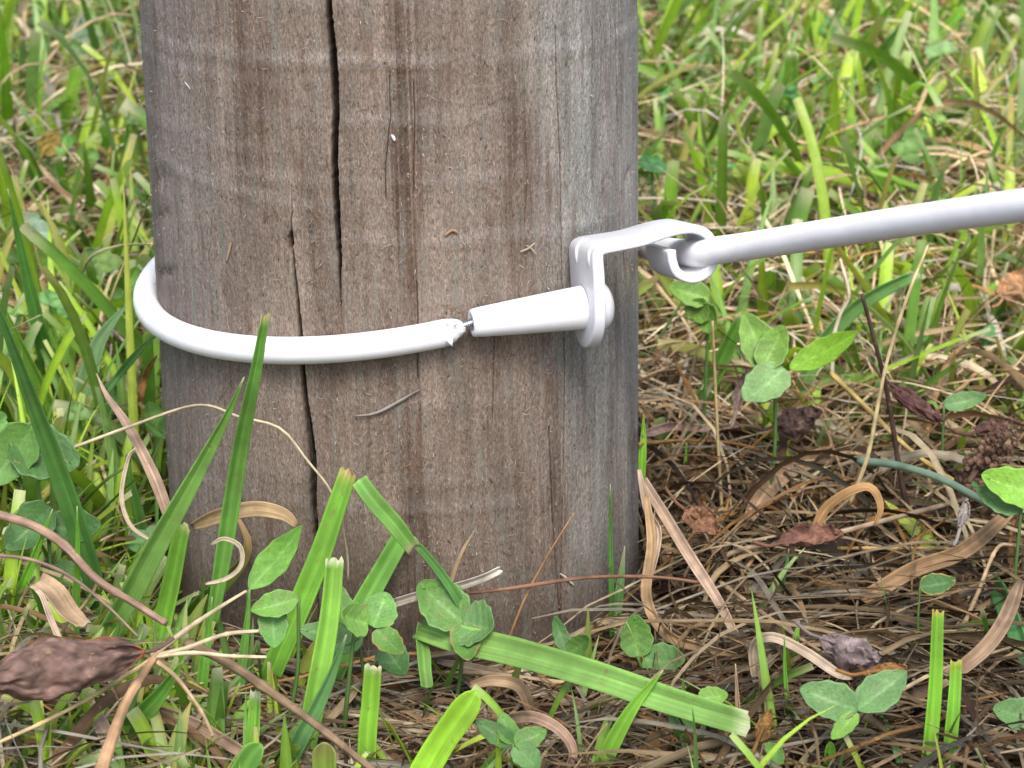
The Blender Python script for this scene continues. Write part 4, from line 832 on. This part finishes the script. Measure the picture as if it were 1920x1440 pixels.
clover('dark leaf cluster low at left behind the slim upright blade', (110,1120), [((90,990),(190,985),74,CD,.0,{'mark': False}), ((95,950),(10,1030),80,CD,-.006,{'mark': False}), ((100,1060),(150,1110),60,CD,-.004,{'mark': False})], CD, Y=.585, name='broad_leaf_plant', cat='leaf plant', stalk=9)
clover('dark green leaf behind the dry fan left of the post', (215,800), [((185,735),(240,765),70,CD,.0,{'mark': False}), ((200,790),(240,830),48,CG,-.004)], CD, Y=.70, name='broad_leaf_plant', cat='leaf plant', stalk=7)
clover('bright oval leaf pair behind the sharp left blades', (120,690), [((80,690),(95,600),44,CL,.0,{'mark': False}), ((105,680),(140,625),44,CL,-.004,{'mark': False}), ((10,740),(90,790),60,(.16,.30,.04),-.01,{'mark': False})], CL, Y=.72, name='broad_leaf_plant', cat='leaf plant', stalk=7)
clover('small folded clover leaf touching the post low right', (1075,1260), [((1062,1222),(1040,1155),30,CD,.004), ((1065,1225),(1105,1195),40,CG,-.004)], CG, Y=.560, stalk=7)
clover('woolly pale clover leaves directly below the hook', (1320,720), [((1330,560),(1255,535),52,CL,.0), ((1310,610),(1340,575),64,CL,-.004), ((1300,600),(1320,560),50,CL,-.002)], CL, Y=.70, stalk=7)
clover('woolly grey green leaf pair in the left grass', (70,520), [((35,430),(118,437),44,(.20,.28,.20),-.004,{'mark': False, 'kind': 'long'}), ((30,420),(75,405),34,(.16,.24,.15),.002,{'mark': False}), ((10,475),(35,490),30,CG,.0)], CG, Y=.80, name='broad_leaf_plant', cat='leaf plant', stalk=6)
clover('green leaf group below the woolly pair at left', (105,600), [((90,450),(95,520),52,CL,.0,{'mark': False}), ((150,490),(225,500),60,(.12,.23,.09),.0,{'mark': False}), ((150,500),(110,510),40,CB,-.004)], CL, Y=.78, name='broad_leaf_plant', cat='leaf plant', stalk=6)
clover('small bright leaf rising beside the wire at the post edge', (248,600), [((240,535),(258,500),26,CL,.0,{'mark': False}), ((225,560),(215,540),24,CG,.0)], CL, Y=.74, name='broad_leaf_plant', cat='leaf plant', stalk=5)
clover('pale jagged weed leaf at the upper left', (160,140), [((165,120),(150,25),54,(.24,.33,.22),.0,{'mark': False, 'crumple': .3}), ((75,100),(70,55),44,CB,.0,{'mark': False}), ((215,110),(250,90),50,CB,.0,{'mark': False})], CB, Y=1.05, name='broad_leaf_plant', cat='leaf plant', stalk=7)
clover('clover with folded leaves at the upper right', (1850,280), [((1835,190),(1775,180),40,CB,.0), ((1835,190),(1805,145),30,CB,.0), ((1838,195),(1875,250),38,CB,-.004)], CB, Y=.98, stalk=6)
clover('green leaf lying in the litter right of the twig', (1780,800), [((1770,760),(1850,740),36,CB,.0,{'mark': False}), ((1755,770),(1735,755),24,CL,.0)], CB, Y=.665, name='broad_leaf_plant', cat='leaf plant', stalk=6)
clover('small green leaf with a yellow edge in the right litter', (1760,1120), [((1725,1100),(1792,1088),42,CD,.0,{'edge': (.4,.3,.05), 'mark': False})], CD, Y=.575, name='broad_leaf_plant', cat='leaf plant', stalk=6)
clover('green leaves half hidden under the fallen blade end', (1290,1440), [((1260,1330),(1300,1365),52,CG,.0), ((1310,1310),(1365,1302),40,CL,.0,{'mark': False}), ((1330,1330),(1370,1340),34,CG,-.002)], CG, Y=.513, stalk=9)
clover('low green leaf at the bottom edge right of centre', (1440,1460), [((1445,1420),(1465,1402),50,CG,.0,{'mark': False})], CG, Y=.49, stalk=6)

def dead(label, base, tip, w, Yb, Yt, c0, **k):
    root = thing('dead_leaf', label, 'dead leaf', at(*base, Yb)); kw = dict(kind='oval', mark=False, mat='deadleaf', name='leaf_blade', crumple=.45, curl=-1.2, bend=.05, n=30, na=22); kw.update(k)
    leaflet(root, base, tip, w, Yb, Yt, c0, **kw)
    a, b = at(*base, Yb), at(*tip, Yt); L = nrm(b-a); P = resample(np.array([a-L*.007+np.array([0, 0, .002]), a-L*.003, a, a+L*.004]), 10)
    part('leaf_stalk', tube('leaf_stalk', P, .0005, 6, np.ones((10, 1))*np.array(c0)), M['deadleaf'], root)
dead('curled purplish brown dead leaf held up at the lower left edge', (270,1222), (-60,1285), 165, .498, .482, (.15,.095,.078), curl=-1.5, crumple=.30, roll=.3, edge=(.36,.12,.03), kind='oval', n=60, na=36)
dead('fuzzy grey folded dead leaf lying in the lower right litter', (1538,1195), (1650,1235), 95, .543, .536, (.20,.155,.15), fold=.6, curl=-1.5)
dead('reddish dead leaf among litter beneath the orange arch', (1460,1020), (1580,1000), 70, .588, .585, (.17,.085,.06), curl=1.3, roll=.6)
dead('brown dead leaf with an orange base right of the post', (1285,955), (1345,1000), 66, .603, .598, (.20,.105,.06), curl=1.2)
dead('dark crumpled dead leaf left of the twig', (1450,800), (1540,770), 70, .672, .672, (.095,.06,.052), crumple=.6)
dead('dark reddish dead leaf right of the twig', (1670,720), (1770,790), 46, .668, .655, (.09,.045,.04), crumple=.5)
dead('dark dead leaf behind the seed head at right', (1830,810), (1900,790), 50, .655, .658, (.10,.055,.045), crumple=.6)
dead('small brown curled leaf under the right hand clover', (1620,1262), (1700,1250), 44, .528, .525, (.24,.12,.045), crumple=.5)
dead('rusty leaf scrap below the lower right clover', (1420,1390), (1445,1330), 44, .502, .507, (.16,.09,.03), crumple=.5)
dead('pale brown dead leaf in the litter right of the hook', (1380,770), (1395,700), 30, .674, .676, (.33,.24,.2), crumple=.3, curl=1.6)
dead('grey shrivelled leaf near the right edge, mid height', (1800,990), (1815,935), 28, .598, .602, (.24,.21,.19), curl=1.5)
dead('orange leaf scrap in the upper right grass', (1880,560), (1925,500), 70, .76, .77, (.36,.20,.10), crumple=.4)
dead('yellow brown leaf in the left grass', (80,290), (110,245), 44, .90, .90, (.34,.25,.07), crumple=.2, curl=.6)

# seed head: a dry dock-like cluster of tiny capsules on a stem
sh = thing('seed_head', 'dark dry seed head lying on the litter at the right', 'seed head', at(1815, 905, .632))
P = resample(np.array([at(1815, 905, .632), at(1840, 870, .636), at(1890, 815, .642)]), 20)
part('stalk', tube('stalk', P, .0009, 8, np.ones((20, 1))*np.array([.12, .07, .05])), M['dry'], sh)
import bmesh
bm = bmesh.new()
for i in range(150):
    k = rng.random(); q3 = P[int(k*19)]+rng.normal(0, .0022, 3)
    bmesh.ops.create_icosphere(bm, subdivisions=1, radius=rng.uniform(.0005, .0011), matrix=__import__('mathutils').Matrix.Translation(Vector(q3)))
me = bpy.data.meshes.new('capsules'); bm.to_mesh(me); bm.free()
ca = me.attributes.new('Col', 'FLOAT_COLOR', 'POINT'); nv_ = len(me.vertices); cc = np.ones((nv_, 4), np.float32); cc[:, :3] = np.array([.13, .075, .05])*np.repeat(rng.uniform(.5, 1.5, nv_//12+1), 12)[:nv_, None]; ca.data.foreach_set('color', cc.ravel())
tag(part('seed_capsules', me, M['dry'], sh), kind='stuff')

# bits stuck to the post
def stuck(label, pxs, w, c0, name='grass_clipping', cat='clipping', off=.0006):
    P = resample(np.array([cyl_hit(x, y, PR+off) for x, y in pxs]), 14); t = np.linspace(0, 1, 14)
    nb_ = nrm(np.stack([P[:, 0]-axis_x(P[:, 2]), P[:, 1]-PAY, 0*t], -1)); sd_ = np.cross(nb_, nrm(np.gradient(P, axis=0)))
    v_, q_, c_, u_ = ribbons(P[None]-P[0], (w*.5*.575/FPX*np.clip(1-np.abs(2*t-1)**3*.8, .1, 1))[None], sd_[None], np.ones((1, 14, 3))*np.array(c0), 3, .3)
    o = obj(name, mk_mesh(name, v_, q_, c_, u_), M['dry']); o.location = Vector(P[0]); md = o.modifiers.new('thickness', 'SOLIDIFY'); md.thickness = .0002
    tag(o, label, cat)
stuck('curved grey grass clipping stuck to the post below the wire', [(663,780),(700,776),(735,760),(787,730)], 5.5, (.27,.24,.215))
stuck('tiny white flake stuck to the upper part of the post', [(734,252),(738,258),(740,264)], 5, (.75,.75,.8), 'paint_flake', 'flake')
stuck('small tan clipping stuck on the post left of the bracket', [(975,472),(990,466),(1003,455)], 4, (.5,.4,.3))
stuck('tan clipping crossing another near the bracket', [(985,460),(994,464),(1006,478)], 3, (.45,.34,.24))
stuck('reddish clipping cluster piece stuck on the post centre', [(833,442),(848,432),(860,437)], 5, (.42,.26,.14))
stuck('pale clipping lying on the upper left of the post', [(347,154),(352,160),(357,167)], 2.5, (.5,.45,.4))
stuck('thin tan clipping stuck on the left of the post above the wire', [(425,490),(430,470),(434,455)], 3.5, (.45,.32,.2))
stuck('white clipping on the post low right', [(1050,1075),(1063,1085),(1076,1097)], 4, (.58,.5,.42))
